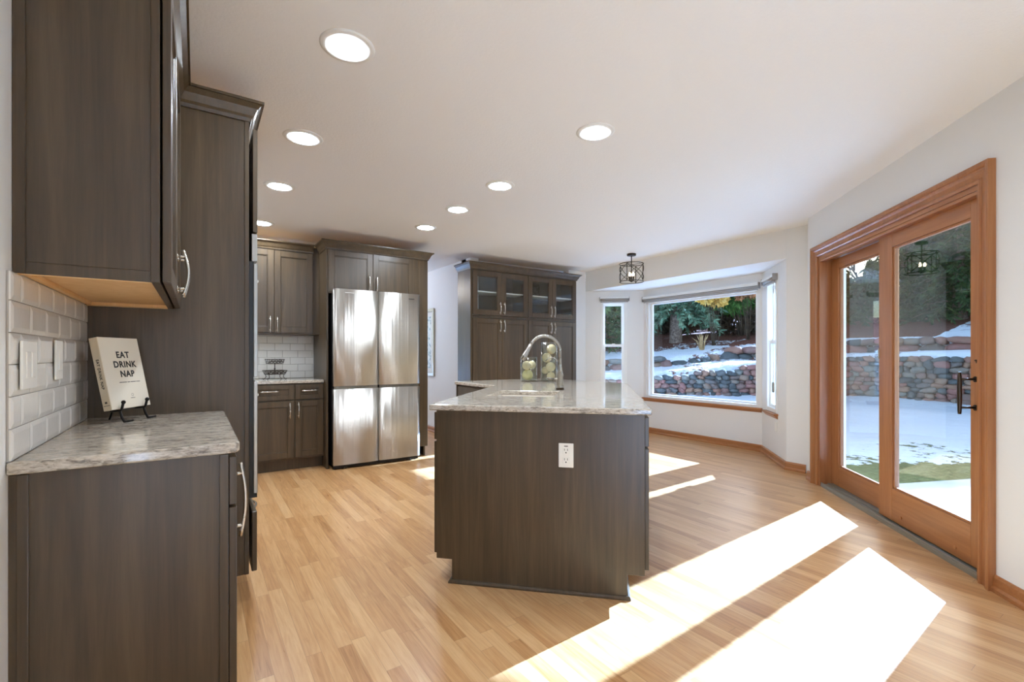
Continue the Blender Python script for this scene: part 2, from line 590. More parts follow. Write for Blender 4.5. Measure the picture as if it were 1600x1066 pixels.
# door opening s (from the far corner) .21 .. 2.02
wall('wall_left', (XL, 5.60), (XL, -2.6))
wall('wall_rear', (XL, -2.6), (2.4, -2.6), [(1.2, 2.5, .35, 2.2)])
wall('wall_corner', (2.4, -2.6), SL0, [(.4, 2.0, .35, 2.2)])
wall('wall_slider', SL0, SL1, [(DL-2.02, DL-.21, 0, 2.03)])
wall('wall_short', (4.96, 2.16), BR)
struct(MB().prism([(4.74, 2.06), (4.83, 1.97), (5.08, 2.16), (4.96, 2.16)], 0, H).build('wall_return', 'wall'))
wall('wall_bay_right', BR, WR, [(BLEN-.56, BLEN-.22, .56, 1.97)], z1=2.14)
wall('wall_bay', WR, WL, [(.06, 1.73, .56, 1.97)], z1=2.14)
BLL = (Vector(BL)-Vector(WL)).length
wall('wall_bay_left', WL, BL, [(BLL-.60, BLL-.25, .56, 1.97)], z1=2.14)
wall('wall_pantry_side', BL, (4.62, 5.30))
wall('wall_pantry', (4.74, 5.45), (2.96, 5.45))
wall('wall_hall', (2.96, 5.33), (2.96, 9.0))
wall('wall_hall_far', (2.96, 9.0), (-.37, 9.0), [(.5, 2.6, .3, 2.2)])
wall('wall_hall_left', (-.37, 9.0), (-.37, 5.72))
wall('wall_kitchen', (2.2, 5.60), (XL, 5.60))
struct(MB().box(2.196, 2.2, 5.585, 5.72, 0, H).build('wall_kitchen_end', 'wall'))
# bay: flat soffit with its front header
bay = MB()
bay.prism([(4.97, 2.30), (5.78, 2.85), (5.78, 4.85), (4.97, 5.36)], 2.141, 2.2)
bay.box(4.96, 5.06, 2.361, 5.299, 2.14, H)
struct(bay.build('ceiling_bay', 'wall'))

fl = MB()
fl.prism([(-.5, -2.72), (2.52, -2.72), (2.52, -.3), (4.86, 2.0), (5.08, 2.28), (5.74, 2.88), (5.74, 4.8), (5.0, 5.45), (4.8, 5.57), (3.08, 5.57), (3.08, 9.1), (-.5, 9.1)], -.1, 0)
struct(fl.build('floor', 'floor'))
cl = MB()
cl.prism([(-.5, -2.72), (2.52, -2.72), (2.52, -.3), (4.86, 2.0), (5.08, 2.28), (5.08, 5.40), (4.8, 5.57), (3.08, 5.57), (3.08, 9.1), (-.5, 9.1)], H, H+.1)
struct(cl.build('ceiling', 'ceil'))
# unseen roof edge added over the sliding door to shorten the sun patch
struct(MB().prism([(2.2, -.9), (2.2, -1.3), (3.0, -1.45), (6.2, 1.55), (5.9, 2.1), (4.87, 2.05)], 2.55, 2.7).build('trim_eave', 'white'))

# baseboards: amber wood, profile (offset into the room, z)
BP = [(0, 0), (.022, 0), (.022, .018), (.014, .03), (.014, .07), (.006, .083), (0, .083)]
def baseboard(name, path):
    # travel with the room on the right
    struct(MB().sweep(path, BP).build(name, 'fir_y'))
def along(p0, p1, s):
    d = (Vector(p1)-Vector(p0)).normalized()
    q = Vector(p0)+d*s
    return (q.x, q.y)
baseboard('baseboard_bay', [(4.62, 5.299), (BL[0], BL[1]-.001), (WL[0]-.001, WL[1]), (WR[0]-.001, WR[1]), (BR[0]-.001, BR[1]), (4.959, 2.175)])
baseboard('baseboard_slider_far', [along(SL0, SL1, DL-.002), along(SL0, SL1, DL-.12)])
baseboard('baseboard_slider_near', [along(SL0, SL1, DL-2.11), along(SL0, SL1, 0), (2.399, -2.58)])
baseboard('baseboard_hall', [(2.959, 8.9), (2.959, 5.46)])

# ------------------------------------------------------------------ cabinet parts (local: x right, y into the cabinet, z up; front at y = 0)
def door_panel(name, parent, x0, x1, z0, z1, y0=-.02, st=.058, glass=False, recess=.009, top=None):
    m = MB()
    y1 = y0+.02
    m.box(x0, x0+st, y0, y1, z0, z1); m.box(x1-st, x1, y0, y1, z0, z1)
    m.box(x0+st, x1-st, y0, y1, z0, z0+st); m.box(x0+st, x1-st, y0, y1, z1-st, z1)
    # small inner bead
    b = .008
    xi0, xi1, zi0, zi1 = x0+st, x1-st, z0+st, z1-st
    for (a, c, e, g) in ((xi0, xi0+b, zi0, zi1), (xi1-b, xi1, zi0, zi1), (xi0, xi1, zi0, zi0+b), (xi0, xi1, zi1-b, zi1)):
        m.box(a, c, y0+.005, y1, e, g)
    if not glass: m.box(xi0, xi1, y0+recess, y1-.002, zi0, zi1)
    o = m.build(name, 'cab', parent, .0018)
    if glass:
        MB().box(xi0, xi1, y0+.010, y0+.013, zi0, zi1).build('glass_pane', 'cab_glass', o)
    return o
def pull(parent, p0, p1, out, rise=.032, r=.0055, name='handle'):
    """arched bar pull from p0 to p1 standing out along vector out"""
    p0, p1, out = Vector(p0), Vector(p1), Vector(out).normalized()
    d = p1-p0; n = 14
    pts = []
    for i in range(n+1):
        t = -.12+1.24*i/n
        pts.append(p0+d*t+out*(rise*.55+rise*.45*sin(PI*max(0, min(1, (t+.12)/1.24)))))
    m = MB().tube(pts, r, 8)
    for e in (0, 1):
        q = p0+d*(.06+.88*e)
        m.tube([q, q+out*rise*.72], r*.95, 8)
        m.tube([q, q+out*.004], r*1.7, 10)
    return m.build(name, 'nickel', parent)

CROWN = [(0, -.085), (.008, -.085), (.012, -.07), (.020, -.060), (.034, -.030), (.046, -.018), (.052, -.012), (.058, -.012), (.058, 0), (0, 0)]
CT = 2.325
def crown(parent, path, zt=CT):
    return MB().sweep(path, [(o, zt+h) for o, h in CROWN]).build('crown_molding', 'cab', parent)

# ---- left base cabinet with its stone top (rz 90: local x = +Y, local y = -X)
c = thing('base_cabinet', 'dark stained base cabinet nearest the viewer, under the left stone counter with the book', 'cabinet', (.075, 1.57, 0), PI/2)
Ld = .895
m = MB()
m.box(0, Ld, .0, .425, .115, .874); m.box(.0, Ld, .07, .425, 0, .115)
m.build('body', 'cab', c, .001)
m = MB(); m.box(-.007, .0, -.0, .022, .115, .872); m.box(-.007, 0, .41, .43, 0, .872)
m.build('end_stile', 'cab', c, .001)
MB().box(-.002, .002, .4305, .4445, 0, .872).build('filler_strip', 'cab', c)
dd = door_panel('door', c, .003, Ld/2-.002, .13, .715, -.0215)
pull(dd, (.15, -.022, .60), (.15, -.022, .79), (0, -1, 0))
dd = door_panel('door', c, Ld/2+.002, Ld-.003, .13, .715, -.0215)
for x0, x1 in ((.003, Ld/2-.002), (Ld/2+.002, Ld-.003)):
    dr = MB().box(x0, x1, -.0215, -.0015, .722, .862).build('drawer', 'cab', c, .002)
    if x0 > .1: pull(dr, ((x0+x1)/2-.06, -.022, .79), ((x0+x1)/2+.06, -.022, .79), (0, -1, 0))
dd['label'] = 'plain framed lower door'

def slab(name, poly, z0, z1, loc, rz, label, r=.006):
    o = MB().prism(poly, z0, z1).build(name, 'granite', None, r, 3)
    o.location = loc; o.rotation_euler = (0, 0, rz)
    return tag(o, label, 'countertop')
slab('countertop', [(XL+.001, 1.545), (.07, 1.545), (.092, 1.549), (.103, 1.57), (.103, 2.473), (XL+.001, 2.473)], .876, .906, (0, 0, 0), 0,
     'short grey streaked stone countertop with the book on it, beside the tiled left wall')

# ---- left wall cabinet
c = thing('upper_cabinet', 'dark stained wall cabinet hung over the left counter, pale maple underside', 'cabinet', (-.085, 1.60, 1.355), PI/2)
Lu = .873
zt = CT-1.355
m = MB()
m.box(0, Lu, 0, .277, .03, zt-.04)                   # box above the recessed bottom
m.box(0, .018, 0, .277, 0, .03); m.box(Lu-.018, Lu, 0, .277, 0, .03); m.box(.018, Lu-.018, 0, .019, 0, .03)
m.build('body', 'cab', c, .001)
m = MB(); m.box(-.007, 0, 0, .02, 0, zt-.06); m.box(-.007, 0, .262, .284, 0, zt-.06)
m.build('end_stile', 'cab', c, .001)
m = MB(); m.box(.0185, Lu-.0185, .0195, .2765, .014, .0295); m.box(Lu-.0205, Lu-.0185, .0195, .2765, .0005, .0135); m.box(.0185, Lu-.021, .262, .2765, .001, .013)
m.box(.0005, .0175, .019, .2765, -.0015, 0); m.box(Lu-.0175, Lu-.0005, .019, .2765, -.0015, 0)
b_ = m.build('underside', 'maple', c); b_['label'] = 'unfinished pale maple underside'
for x0, x1, hx in ((.002, Lu/2-.0015, Lu/2-.035), (Lu/2+.0015, Lu-.002, Lu/2+.035)):
    d_ = door_panel('door', c, x0, x1, .004, zt-.085, -.025)
    pull(d_, (hx, -.025, .028), (hx, -.025, .156), (0, -1, 0), .034)
cr = crown(c, [(0, .277), (0, -.004), (Lu, -.004)], zt)

# ---- tall oven cabinet
c = thing('oven_cabinet', 'tall dark stained oven cabinet behind the left counter, rising to its crown molding', 'cabinet', (.20, 2.475, 0), PI/2)
Lo = .80
m = MB()
m.box(0, .019, 0, .568, .14, 2.30); m.box(0, .019, .07, .568, 0, .14)
m.box(Lo-.019, Lo, 0, .568, .14, 2.30); m.box(Lo-.019, Lo, .07, .568, 0, .14)
m.box(.019, Lo-.019, .55, .568, .14, 2.30)
m.box(.019, Lo-.019, .0, .55, 1.735, 1.755); m.box(.019, Lo-.019, .0, .55, .455, .475); m.box(.019, Lo-.019, .0, .55, .14, .16); m.box(.019, Lo-.019, 0, .55, 2.225, 2.30)
m.box(.019, Lo-.019, .07, .09, 0, .14)
m.build('body', 'cab', c, .001)
m = MB()
m.box(-.004, 0, 0, .018, .14, 2.25); m.box(-.004, 0, .545, .57, .0, 2.25)
m.build('end_stile', 'cab', c, .001)
for x0, x1, hx in ((.004, Lo/2-.0015, Lo/2-.035), (Lo/2+.0015, Lo-.004, Lo/2+.035)):
    d_ = door_panel('door', c, x0, x1, 1.735, 2.215, -.036)
    pull(d_, (hx, -.036, 1.77), (hx, -.036, 1.90), (0, -1, 0), .02)
d_ = MB().box(.004, Lo-.004, -.034, -.012, .145, .425).build('drawer', 'cab', c, .003)
pull(d_, (Lo/2-.06, -.034, .35), (Lo/2+.06, -.034, .35), (0, -1, 0))
crown(c, [(0, .568), (0, 0), (Lo, 0), (Lo, .568)])
MB().box(.01, Lo-.01, .01, .56, 2.3005, 2.306).build('top_panel', 'maple', c)  # added pale top, unseen, bounces light into the gap above

c = thing('double_oven', 'stainless double wall oven set in the tall cabinet, seen edge-on', 'oven', (.20, 2.475, 0), PI/2)
m = MB(); m.box(.03, Lo-.03, .002, .53, .49, 1.72)
m.build('body', 'steel_dark', c)
MB().box(.012, Lo-.012, -.036, -.012, 1.598, 1.728).build('control_panel', 'oven_steel', c, .002)
for z0, z1 in ((1.055, 1.588), (.507, 1.034)):
    d_ = MB().box(.012, Lo-.012, -.037, -.020, z0, z1).build('oven_door', 'oven_steel', c, .002)
    MB().box(.11, Lo-.11, -.0375, -.0365, z0+.1, z1-.14).build('window', 'black', d_)
    hb = MB().tube([(.10, -.042, z1-.07), (Lo-.10, -.042, z1-.07)], .008, 10)
    for x in (.12, Lo-.12): hb.tube([(x, -.037, z1-.07), (x, -.042, z1-.07)], .006, 8)
    hb.build('handle', 'steel', d_)
m = MB(); m.box(.014, Lo-.014, -.035, -.002, .487, .504); m.box(.014, Lo-.014, -.02, -.002, 1.034, 1.055); m.box(.014, Lo-.014, -.02, -.002, 1.588, 1.598); m.box(.014, Lo-.014, -.019, -.002, .504, 1.034); m.box(.014, Lo-.014, -.019, -.002, 1.055, 1.588)
m.build('vent_trim', 'black', c)

# ---- kitchen run on the far wall
c = thing('base_cabinet', 'dark stained base cabinet with two drawers over two doors, left of the refrigerator', 'cabinet', (.24, 5.09, 0))
Lk = .85
m = MB(); m.box(0, Lk, 0, .49, .115, .874); m.box(0, Lk, .07, .49, 0, .115)
m.build('body', 'cab', c, .001)
xm = .811-.24
for x0, x1, hx, h0, h1 in ((.02, xm-.006, xm-.045, .26, .43), (xm+.006, Lk-.006, xm+.035, .63, .79)):
    d_ = MB()
    d_ = door_panel('drawer', c, x0, x1, .715, .865, -.02, .045)
    pull(d_, (h0+.02, -.02, .80), (h1-.02, -.02, .80), (0, -1, 0), .03)
    d_ = door_panel('door', c, x0, x1, .135, .700, -.02)
    pull(d_, (hx, -.02, .54), (hx, -.02, .67), (0, -1, 0), .03)
slab('countertop', [(.24, 5.055), (1.087, 5.055), (1.087, 5.588), (.24, 5.588)], .876, .906, (0, 0, 0), 0,
     'small grey speckled stone countertop under the wire basket, left of the refrigerator')
c = thing('upper_cabinet', 'dark stained two-door wall cabinet above the wire basket, left of the refrigerator', 'cabinet', (.24, 5.30, 1.375))
m = MB(); m.box(0, Lk, 0, .288, 0, CT-1.375-.02)
m.build('body', 'cab', c, .001)
xm = .652-.24
for x0, x1, hx in ((.03, xm-.002, xm-.037), (xm+.002, xm+.370, xm+.028)):
    d_ = door_panel('door', c, x0, x1, .015, .855, -.02)
    pull(d_, (hx, -.02, .03), (hx, -.02, .16), (0, -1, 0), .03)
crown(c, [(0, -.004), (Lk-.06, -.004)], CT-1.375)
MB().box(.01, Lk-.01, .01, .28, CT-1.3945, CT-1.389).build('top_panel', 'maple', c)  # unseen pale board added to lighten the space over the crown

# ---- cabinet around the refrigerator
c = thing('refrigerator_cabinet', 'dark stained surround with two short doors, framing the steel refrigerator', 'cabinet', (1.09, 4.965, 0))
Lf = 1.105
m = MB()
m.box(0, .019, 0, .62, .0, 2.30); m.box(Lf-.019, Lf, 0, .62, .12, 2.30); m.box(Lf-.019, Lf, .07, .62, 0, .12)
m.box(.019, Lf-.019, .0, .62, 1.845, 2.30)
m.box(.93, Lf-.019, 0, .019, 1.80, 1.845)
m.build('body', 'cab', c, .001)
MB().box(.987, Lf, -.006, .0, .12, 2.235).build('filler_panel', 'cab', c, .002)
for x0, x1, hx in ((.016, .469, .430), (.473, .930, .510)):
    d_ = door_panel('door', c, x0, x1, 1.79, 2.235, -.02)
    pull(d_, (hx, -.02, 1.845), (hx, -.02, 1.985), (0, -1, 0), .03)
crown(c, [(0, .3), (0, -.004), (Lf, -.004), (Lf, .62)])
MB().box(.01, Lf-.01, .01, .61, 2.3005, 2.306).build('top_panel', 'maple', c)  # light-bouncing board added out of view on top

# ---- refrigerator
c = thing('refrigerator', 'stainless four-door refrigerator standing in the dark cabinet surround', 'refrigerator', (1.135, 4.86, 0))
Wf = .922
m = MB(); m.box(.004, Wf-.004, .075, .70, .035, 1.80); m.box(.02, Wf-.02, .09, .68, 0.0, .035)
m.build('body', 'steel_dark', c, .004)
xc = .461
def curved_front(x0, x1, z0, z1, y0=0, d=.07, sag=.006):
    m = MB(); n = 14
    pts = []
    for i in range(n+1):
        t = i/n; x = x0+(x1-x0)*t
        e = min(t, 1-t)*(x1-x0)
        y = y0-sag*sin(PI*t)+ (.006*(1-e/.012)**2 if e < .012 else 0)
        pts.append((x, y))
    poly = pts+[(x1, y0+d), (x0, y0+d)]
    m.prism(poly, z0, z1, True)
    return m
for x0, x1 in ((0, xc-.003), (xc+.003, Wf)):
    d_ = curved_front(x0, x1, .845, 1.832).build('upper_door', 'steel', c)
    d2 = curved_front(x0, x1, .045, .812).build('lower_door', 'steel', c)
    g = MB().box(x0+.006, x1-.006, .018, .066, .8125, .8445).build('finger_grip', 'nickel', d2)
MB().box(.11, .21, -.0085, -.0055, 1.792, 1.797).build('sticker', 'plate', c)
MB().box(.79, .855, -.0075, -.0045, 1.772, 1.780).build('badge', 'slot', c)
m = MB(); m.box(.01, Wf-.01, .03, .075, .008, .042)
m.build('kick_grille', 'black', c)
for x in (.10, Wf-.13):
    MB().lathe([(0, 0), (.028, 0), (.028, .018), (.012, .03), (0, .03)], 16, (x+.02, .05, 0)).build('foot', 'black', c)

# ---- pantry: two tall units side by side
def pantry(x0, x1, xm, first, label):
    c = thing('pantry_cabinet', label, 'cabinet', (x0, 5.10, 0), 0, 'tall glass-topped pantry units')
    L = x1-x0
    m = MB()
    m.box(0, .019, 0, .34, .0, 2.30); m.box(L-.019, L, 0, .34, .0, 2.30); m.box(.019, L-.019, .325, .34, .0, 2.30)
    m.box(.019, L-.019, .0, .325, .09, .11); m.box(.019, L-.019, 0, .325, 1.635, 1.668); m.box(.019, L-.019, 0, .325, 2.23, 2.30)
    m.box(.019, L-.019, .06, .08, 0, .09)
    st = .027 if first else .025
    if first: m.box(0, st, -.004, .0, .09, 2.24)
    m.build('body', 'cab', c, .001)
    s_ = MB().box(.02, L-.02, .03, .32, 1.965, 1.98).build('shelf', 'white', c)
    mid = xm-x0
    a0 = st if first else .004
    for q0, q1, hx in ((a0, mid-.0015, mid-.032), (mid+.0015, L-(.004 if first else .025), mid+.032)):
        d_ = door_panel('glass_door', c, q0, q1, 1.670, 2.228, -.02, .062, True)
        pull(d_, (hx, -.02, 1.70), (hx, -.02, 1.83), (0, -1, 0), .03)
        d_ = door_panel('door', c, q0, q1, .12, 1.630, -.02, .062)
        pull(d_, (hx, -.02, 1.47), (hx, -.02, 1.60), (0, -1, 0), .03)
    MB().box(.005, L-.005, .01, .33, 2.3005, 2.306).build('top_panel', 'maple', c)  # pale board added unseen, brightens the ceiling gap
    if first: crown(c, [(0, .34), (0, -.004), (L, -.004)])
    else: crown(c, [(0, -.004), (L, -.004), (L, .195)])
    return c
pantry(2.832, 3.709, 3.288, True, 'left unit of the tall pantry, glass upper doors, its side panel showing')
pantry(3.711, 4.590, 4.131, False, 'right unit of the tall pantry, glass upper doors, next to the bay window')

# ------------------------------------------------------------------ island (near leg at 45 degrees, far leg square to the room)
def DT(s, t):   # s away from the viewer along the island, t across it to the right
    return ((s+t)/R2, (s-t)/R2)
t0, t1 = -.863, .231
I_ = (2.065, 3.295); O_ = (3.165, 2.839); E_ = (3.165, 4.035); T_ = (2.065, 4.035)
A_ = DT(2.252, t0); B_ = DT(2.252, t1)
# stone top with the sink cut out, in a frame turned so its streaks run across the island
SK = (2.80, 3.26, -.70, -.29)     # sink s0, s1, t0, t1
def to_loc(p, rz=-PI/4):
    return (p[0]*cos(-rz)-p[1]*sin(-rz), p[0]*sin(-rz)+p[1]*cos(-rz))
h0, h1, h2, h3 = (DT(SK[0], SK[2]), DT(SK[0], SK[3]), DT(SK[1], SK[3]), DT(SK[1], SK[2]))
import bmesh
def slab_with_hole():
    outer = [to_loc(p) for p in (A_, B_, O_, E_, T_, I_)]
    hole = [to_loc(p) for p in (h0, h1, h2, h3)]
    m = MB()
    z0, z1 = .876, .906
    no, nh = len(outer), len(hole)
    m.v = [(x, y, z1) for x, y in outer+hole]+[(x, y, z0) for x, y in outer+hole]
    N = no+nh
    a, b, o, e, t, i = range(6); p0, p1, p2, p3 = range(6, 10)
    tops = [(a, b, p1, p0), (b, o, p2, p1), (o, i, p3, p2), (i, a, p0, p3), (o, e, t, i)]
    for f in tops:
        m.face(f); m.face([N+k for k in reversed(f)])
    ring = [a, b, o, e, t, i]
    for k in range(6):
        u, w = ring[k], ring[(k+1) % 6]
        m.face([w, u, N+u, N+w])
    hr = [p0, p1, p2, p3]
    for k in range(4):
        u, w = hr[k], hr[(k+1) % 4]
        m.face([u, w, N+w, N+u])
    ob = m.build('countertop', 'granite', None, .006, 3)
    ob.rotation_euler = (0, 0, -PI/4)
    return tag(ob, 'large bent stone countertop of the island, holding sink, faucet and vases', 'countertop')
slab_with_hole()

c = thing('island_cabinet', 'dark stained island cabinet with a plain end panel and white outlet', 'cabinet', (*DT(2.27, 0), 0), -PI/4)
# local x = t (right), local y = s - 2.27 (away)
q = lambda p: (( p[0]-p[1])/R2, (p[0]+p[1])/R2-2.27)
m = MB()
x0, x1, k0, k1 = -.829, .20, -.747, .12
m.extrude([(x0, .118), (k0, .118), (k0, 0), (k1, 0), (k1, .118), (x1, .118), (x1, .8755), (x0, .8755)], 'y', 0, .02)
m.build('end_panel', 'cab', c, .001)
inner, outer = q(I_), q(O_)
m = MB()
m.prism([(x0+.002, .021), (x1-.002, .021), (x1-.002, outer[1]-.02), (x0+.002, inner[1]+.01)], .118, .62)
# upper box as walls so that the basin has room
yy = inner[1]+.01
m.box(x0+.002, x0+.02, .021, yy, .62, .8755); m.box(x1-.02, x1-.002, .021, outer[1]-.02, .62, .8755)
m.build('body', 'cab', c)
MB().prism([(k0+.002, .021), (k1-.002, .021), (k1-.002, outer[1]), (k0+.002, inner[1])], 0, .118).build('toe_kick', 'cab', c)
m = MB().sweep([(k1+.004, .55), (k1+.004, -.0), (k0-.004, -.0), (k0-.004, .55)][::-1], [(0, 0), (.012, 0), (.012, .008), (.007, .017), (0, .019)])
m.build('shoe_molding', 'cab', c)
# doors along the two long sides, seen on edge
for i in range(3):
    y0 = .024+i*.38
    for side in (-1, 1):
        xx = x1 if side > 0 else x0
        for z0, z1, nm in ((.722, .862, 'drawer'), (.135, .712, 'door')):
            a0, a1 = (xx+.002, xx+.021) if side > 0 else (xx-.021, xx-.002)
            d_ = MB().box(a0, a1, y0, y0+.374, z0, z1).build(nm, 'cab', c, .002)
            if side > 0: continue
            if nm == 'door': pull(d_, (a1 if side > 0 else a0, y0+.33, .55), (a1 if side > 0 else a0, y0+.33, .66), (side, 0, 0), .028)
            else: pull(d_, (a1 if side > 0 else a0, y0+.13, .79), (a1 if side > 0 else a0, y0+.25, .79), (side, 0, 0), .028)

c = thing('island_cabinet', 'dark stained far wing of the island below the left tip of its stone top', 'cabinet', (2.065, 3.295, 0))
m = MB()
yE = 4.005-3.295
m.prism([(.035, .05), (1.06, -.395), (1.06, yE), (.035, yE)], .118, .8755)
m.prism([(.11, .05), (.98, -.33), (.98, yE-.02), (.11, yE-.02)], 0, .118)
m.build('body', 'cab', c)
MB().box(.014, .034, .06, yE-.012, .722, .862).build('drawer', 'cab', c, .002)
d_ = MB().box(.014, .034, .06, yE-.012, .135, .712).build('door', 'cab', c, .002)
MB().box(.012, 1.06, yE+.001, yE+.02, .118, .8755).build('end_panel', 'cab', c, .001)

# sink, faucet
c = thing('sink', 'white undermount sink sunk into the island top', 'sink', (*DT((SK[0]+SK[1])/2, (SK[2]+SK[3])/2), .68), -PI/4)
hx, hy = (SK[3]-SK[2])/2+.004, (SK[1]-SK[0])/2+.004
m = MB()
w_ = .008; zt_ = .195
m.box(-hx-w_, hx+w_, -hy-w_, hy+w_, -.012, 0)
for a in ((-hx-w_, -hx, -hy-w_, hy+w_), (hx, hx+w_, -hy-w_, hy+w_), (-hx, hx, -hy-w_, -hy), (-hx, hx, hy, hy+w_)):
    m.box(*a, 0, zt_)
m.build('basin', 'sink', c)
MB().lathe([(0, .001), (.04, .001), (.042, .004), (.03, .004), (.028, .002), (0, .002)], 24, (0, .05, 0)).build('drain', 'nickel', c)

FX = (2.2, 2.62)
fv = Vector((-.83, .557))       # spout direction
c = thing('faucet', 'brushed nickel pull-down gooseneck faucet standing beside the island sink', 'faucet', (FX[0], FX[1], .906), math.atan2(fv.y, fv.x))
MB().lathe([(0, 0), (.029, 0), (.030, .004), (.030, .012), (.024, .016), (0, .016)], 24).build('base_ring', 'bronze', c)
MB().lathe([(.024, .012), (.025, .05), (.022, .09), (.026, .10), (.026, .11), (.019, .13), (.013, .17), (.0125, .23)], 24).build('body', 'faucet', c)
arc = [(0, 0, .22)]
rad = .112
for i in range(15):
    a = PI-i*PI*.86/14
    arc.append((rad+rad*cos(a), 0, .275+rad*1.05*sin(a)))
sp = MB().tube(arc, .0115, 12).build('spout', 'faucet', c)
p = Vector(arc[-1]); dr = (Vector(arc[-1])-Vector(arc[-2])).normalized()
MB().tube([p-dr*.01, p+dr*.03, p+dr*.09, p+dr*.125], [.013, .0145, .020, .019], 14).build('spray_head', 'faucet', c)
hd = MB().tube([(.0, 0, .075), (.045, .006, .078)], .009, 10)
hd.tube([(.045, .006, .078), (.10, .012, .085)], [.006, .005], 8)
hd.build('lever', 'faucet', c)
ln = MB().tube([(.005, 0, .20), (.04, -.004, .232), (.075, -.006, .235), (.105, -.006, .21)], .0035, 8).build('docking_arm', 'faucet', c)

# outlets
def outlet(loc, rz, label, w=.072, h=.117, kind='duplex', group=None):
    c = thing('outlet', label, 'outlet', loc, rz, group)
    MB().box(-w/2, w/2, -.006, 0, -h/2, h/2).build('cover_plate', 'plate', c, .0025, 2)
    if kind == 'duplex':
        for dz in (-.024, .022):
            r_ = MB().box(-.0165, .0165, -.008, -.005, dz-.017, dz+.017).build('receptacle', 'plate', c, .002)
            sl = MB()
            for dx in (-.007, .007): sl.box(dx-.0013, dx+.0013, -.0084, -.0078, dz+.001, dz+.011)
            sl.box(-.003, .003, -.0084, -.0078, dz-.011, dz-.005)
            sl.build('slots', 'slot', r_)
        MB().box(-.009, .009, -.0066, -.0058, .043, .047).build('test_button', 'slot', c)
    else:
        for dx in ((-.023, .023) if w > .09 else (0,)):
            MB().box(dx-.0165, dx+.0165, -.0085, -.005, -.033, .033).build('rocker', 'plate', c, .002)
    return c
e = DT(2.268, -.168)
outlet((*e, .672), -PI/4, 'white duplex outlet on the dark end panel of the island')
outlet((XL+.0135, 1.655, 1.132), PI/2, 'double white switch plate on the tiled left wall, nearer the viewer', .124, .12, 'rocker')
outlet((XL+.0135, 1.96, 1.142), PI/2, 'single white plate on the tiled left wall, nearer the book', .078, .12, 'rocker')
bd = (Vector(BR)-Vector(WR)).normalized()
pr = Vector(WR)+bd*.545
outlet((pr.x, pr.y, .382), math.atan2(bd.y, bd.x), 'small white outlet low on the bay wall under its right window', .07, .10, 'rocker')

# ------------------------------------------------------------------ tiled splashes (tiles are a pattern of one surface)
def splash(name, L, z0, z1, loc, rz, tw, th, gap, bev, label):
    root = structE(name, loc, rz, label)
    MB().box(0, L, -.004, 0, z0, z1).build('grout', 'grout', root)
    m = MB()
    rows = int((z1-z0)/th+.999)
    for r in range(rows):
        a = z0+r*th+gap/2; b_ = min(z1, z0+(r+1)*th-gap/2)
        x = -(tw/2 if r % 2 else 0)
        while x < L:
            q0, q1 = max(0, x+gap/2), min(L, x+tw-gap/2)
            if q1-q0 > .01:
                n = len(m.v); e_ = bev
                m.v += [(q0, -.004, a), (q1, -.004, a), (q1, -.004, b_), (q0, -.004, b_),
                        (q0, -.0075, a), (q1, -.0075, a), (q1, -.0075, b_), (q0, -.0075, b_),
                        (q0+e_, -.0098, a+e_), (q1-e_, -.0098, a+e_), (q1-e_, -.0098, b_-e_), (q0+e_, -.0098, b_-e_)]
                for k in range(4):
                    l = (k+1) % 4
                    m.face([n+k, n+l, n+4+l, n+4+k]); m.face([n+4+k, n+4+l, n+8+l, n+8+k])
                m.face([n+8, n+9, n+10, n+11])
            x += tw
    m.build('tiles', 'tile', root)
    return root
splash('wall_left_splash', .92, .907, 1.354, (XL+.0005, 1.553, 0), PI/2, .152, .0757, .0025, .012, 'white bevelled subway tile above the left counter')
splash('wall_kitchen_splash', .848, .907, 1.374, (.24, 5.5995, 0), 0, .152, .0757, .003, .003, 'white subway tile behind the wire basket')

# ------------------------------------------------------------------ things on the left counter
def vadd(a, b, k=1): return tuple(x+y*k for x, y in zip(a, b))
k_ = .965
az, tilt, BW_, BH_, BT_ = 1.025, .201, .193, .272, .030
B0 = Vector((-.266*k_, 2.294*k_, .957))
wv = Vector((cos(az), sin(az), 0)); nv = Vector((sin(az), -cos(az), 0)); zv = Vector((0, 0, 1))
uv = -nv*sin(tilt)+zv*cos(tilt); tv = -nv*cos(tilt)-zv*sin(tilt)
bk = thing('book', 'cream hardback reading EAT DRINK NAP, leaning on the small black easel', 'book', B0)
Rm = Matrix((wv, tv, uv)).transposed()      # local x across the cover, y into the book, z up the cover
bk.rotation_euler = Rm.to_euler()
MB().box(0, BW_, 0, .003, 0, BH_).build('front_cover', 'book', bk, .001)
MB().box(0, BW_, BT_-.003, BT_, 0, BH_).build('back_cover', 'book', bk, .001)
sp_ = MB().box(-.0015, .003, 0.0005, BT_-.0005, 0.0005, BH_-.0005).build('spine', 'spine', bk, .001)
MB().box(.003, BW_-.004, .003, BT_-.003, .004, BH_-.004).build('pages', 'pages', bk)
def text(parent, body, size, pos, rot, name='lettering', space=1.0, bold=0):
    cu = bpy.data.curves.new(name, 'FONT')
    cu.body = body; cu.size = size; cu.extrude = .0002; cu.align_x = 'CENTER'; cu.align_y = 'CENTER'
    cu.space_character = space; cu.offset = bold; cu.resolution_u = 3
    cu.materials.append(M['ink'])
    o = bpy.data.objects.new(name, cu); C.objects.link(o); o.parent = parent
    bpy.context.view_layer.update()
    me = bpy.data.meshes.new_from_object(o.evaluated_get(bpy.context.evaluated_depsgraph_get()))
    bpy.data.objects.remove(o)
    o = bpy.data.objects.new(name, me); C.objects.link(o); o.parent = parent
    o.location = pos; o.rotation_euler = rot
    return o
FRONT = (PI/2, 0, 0)
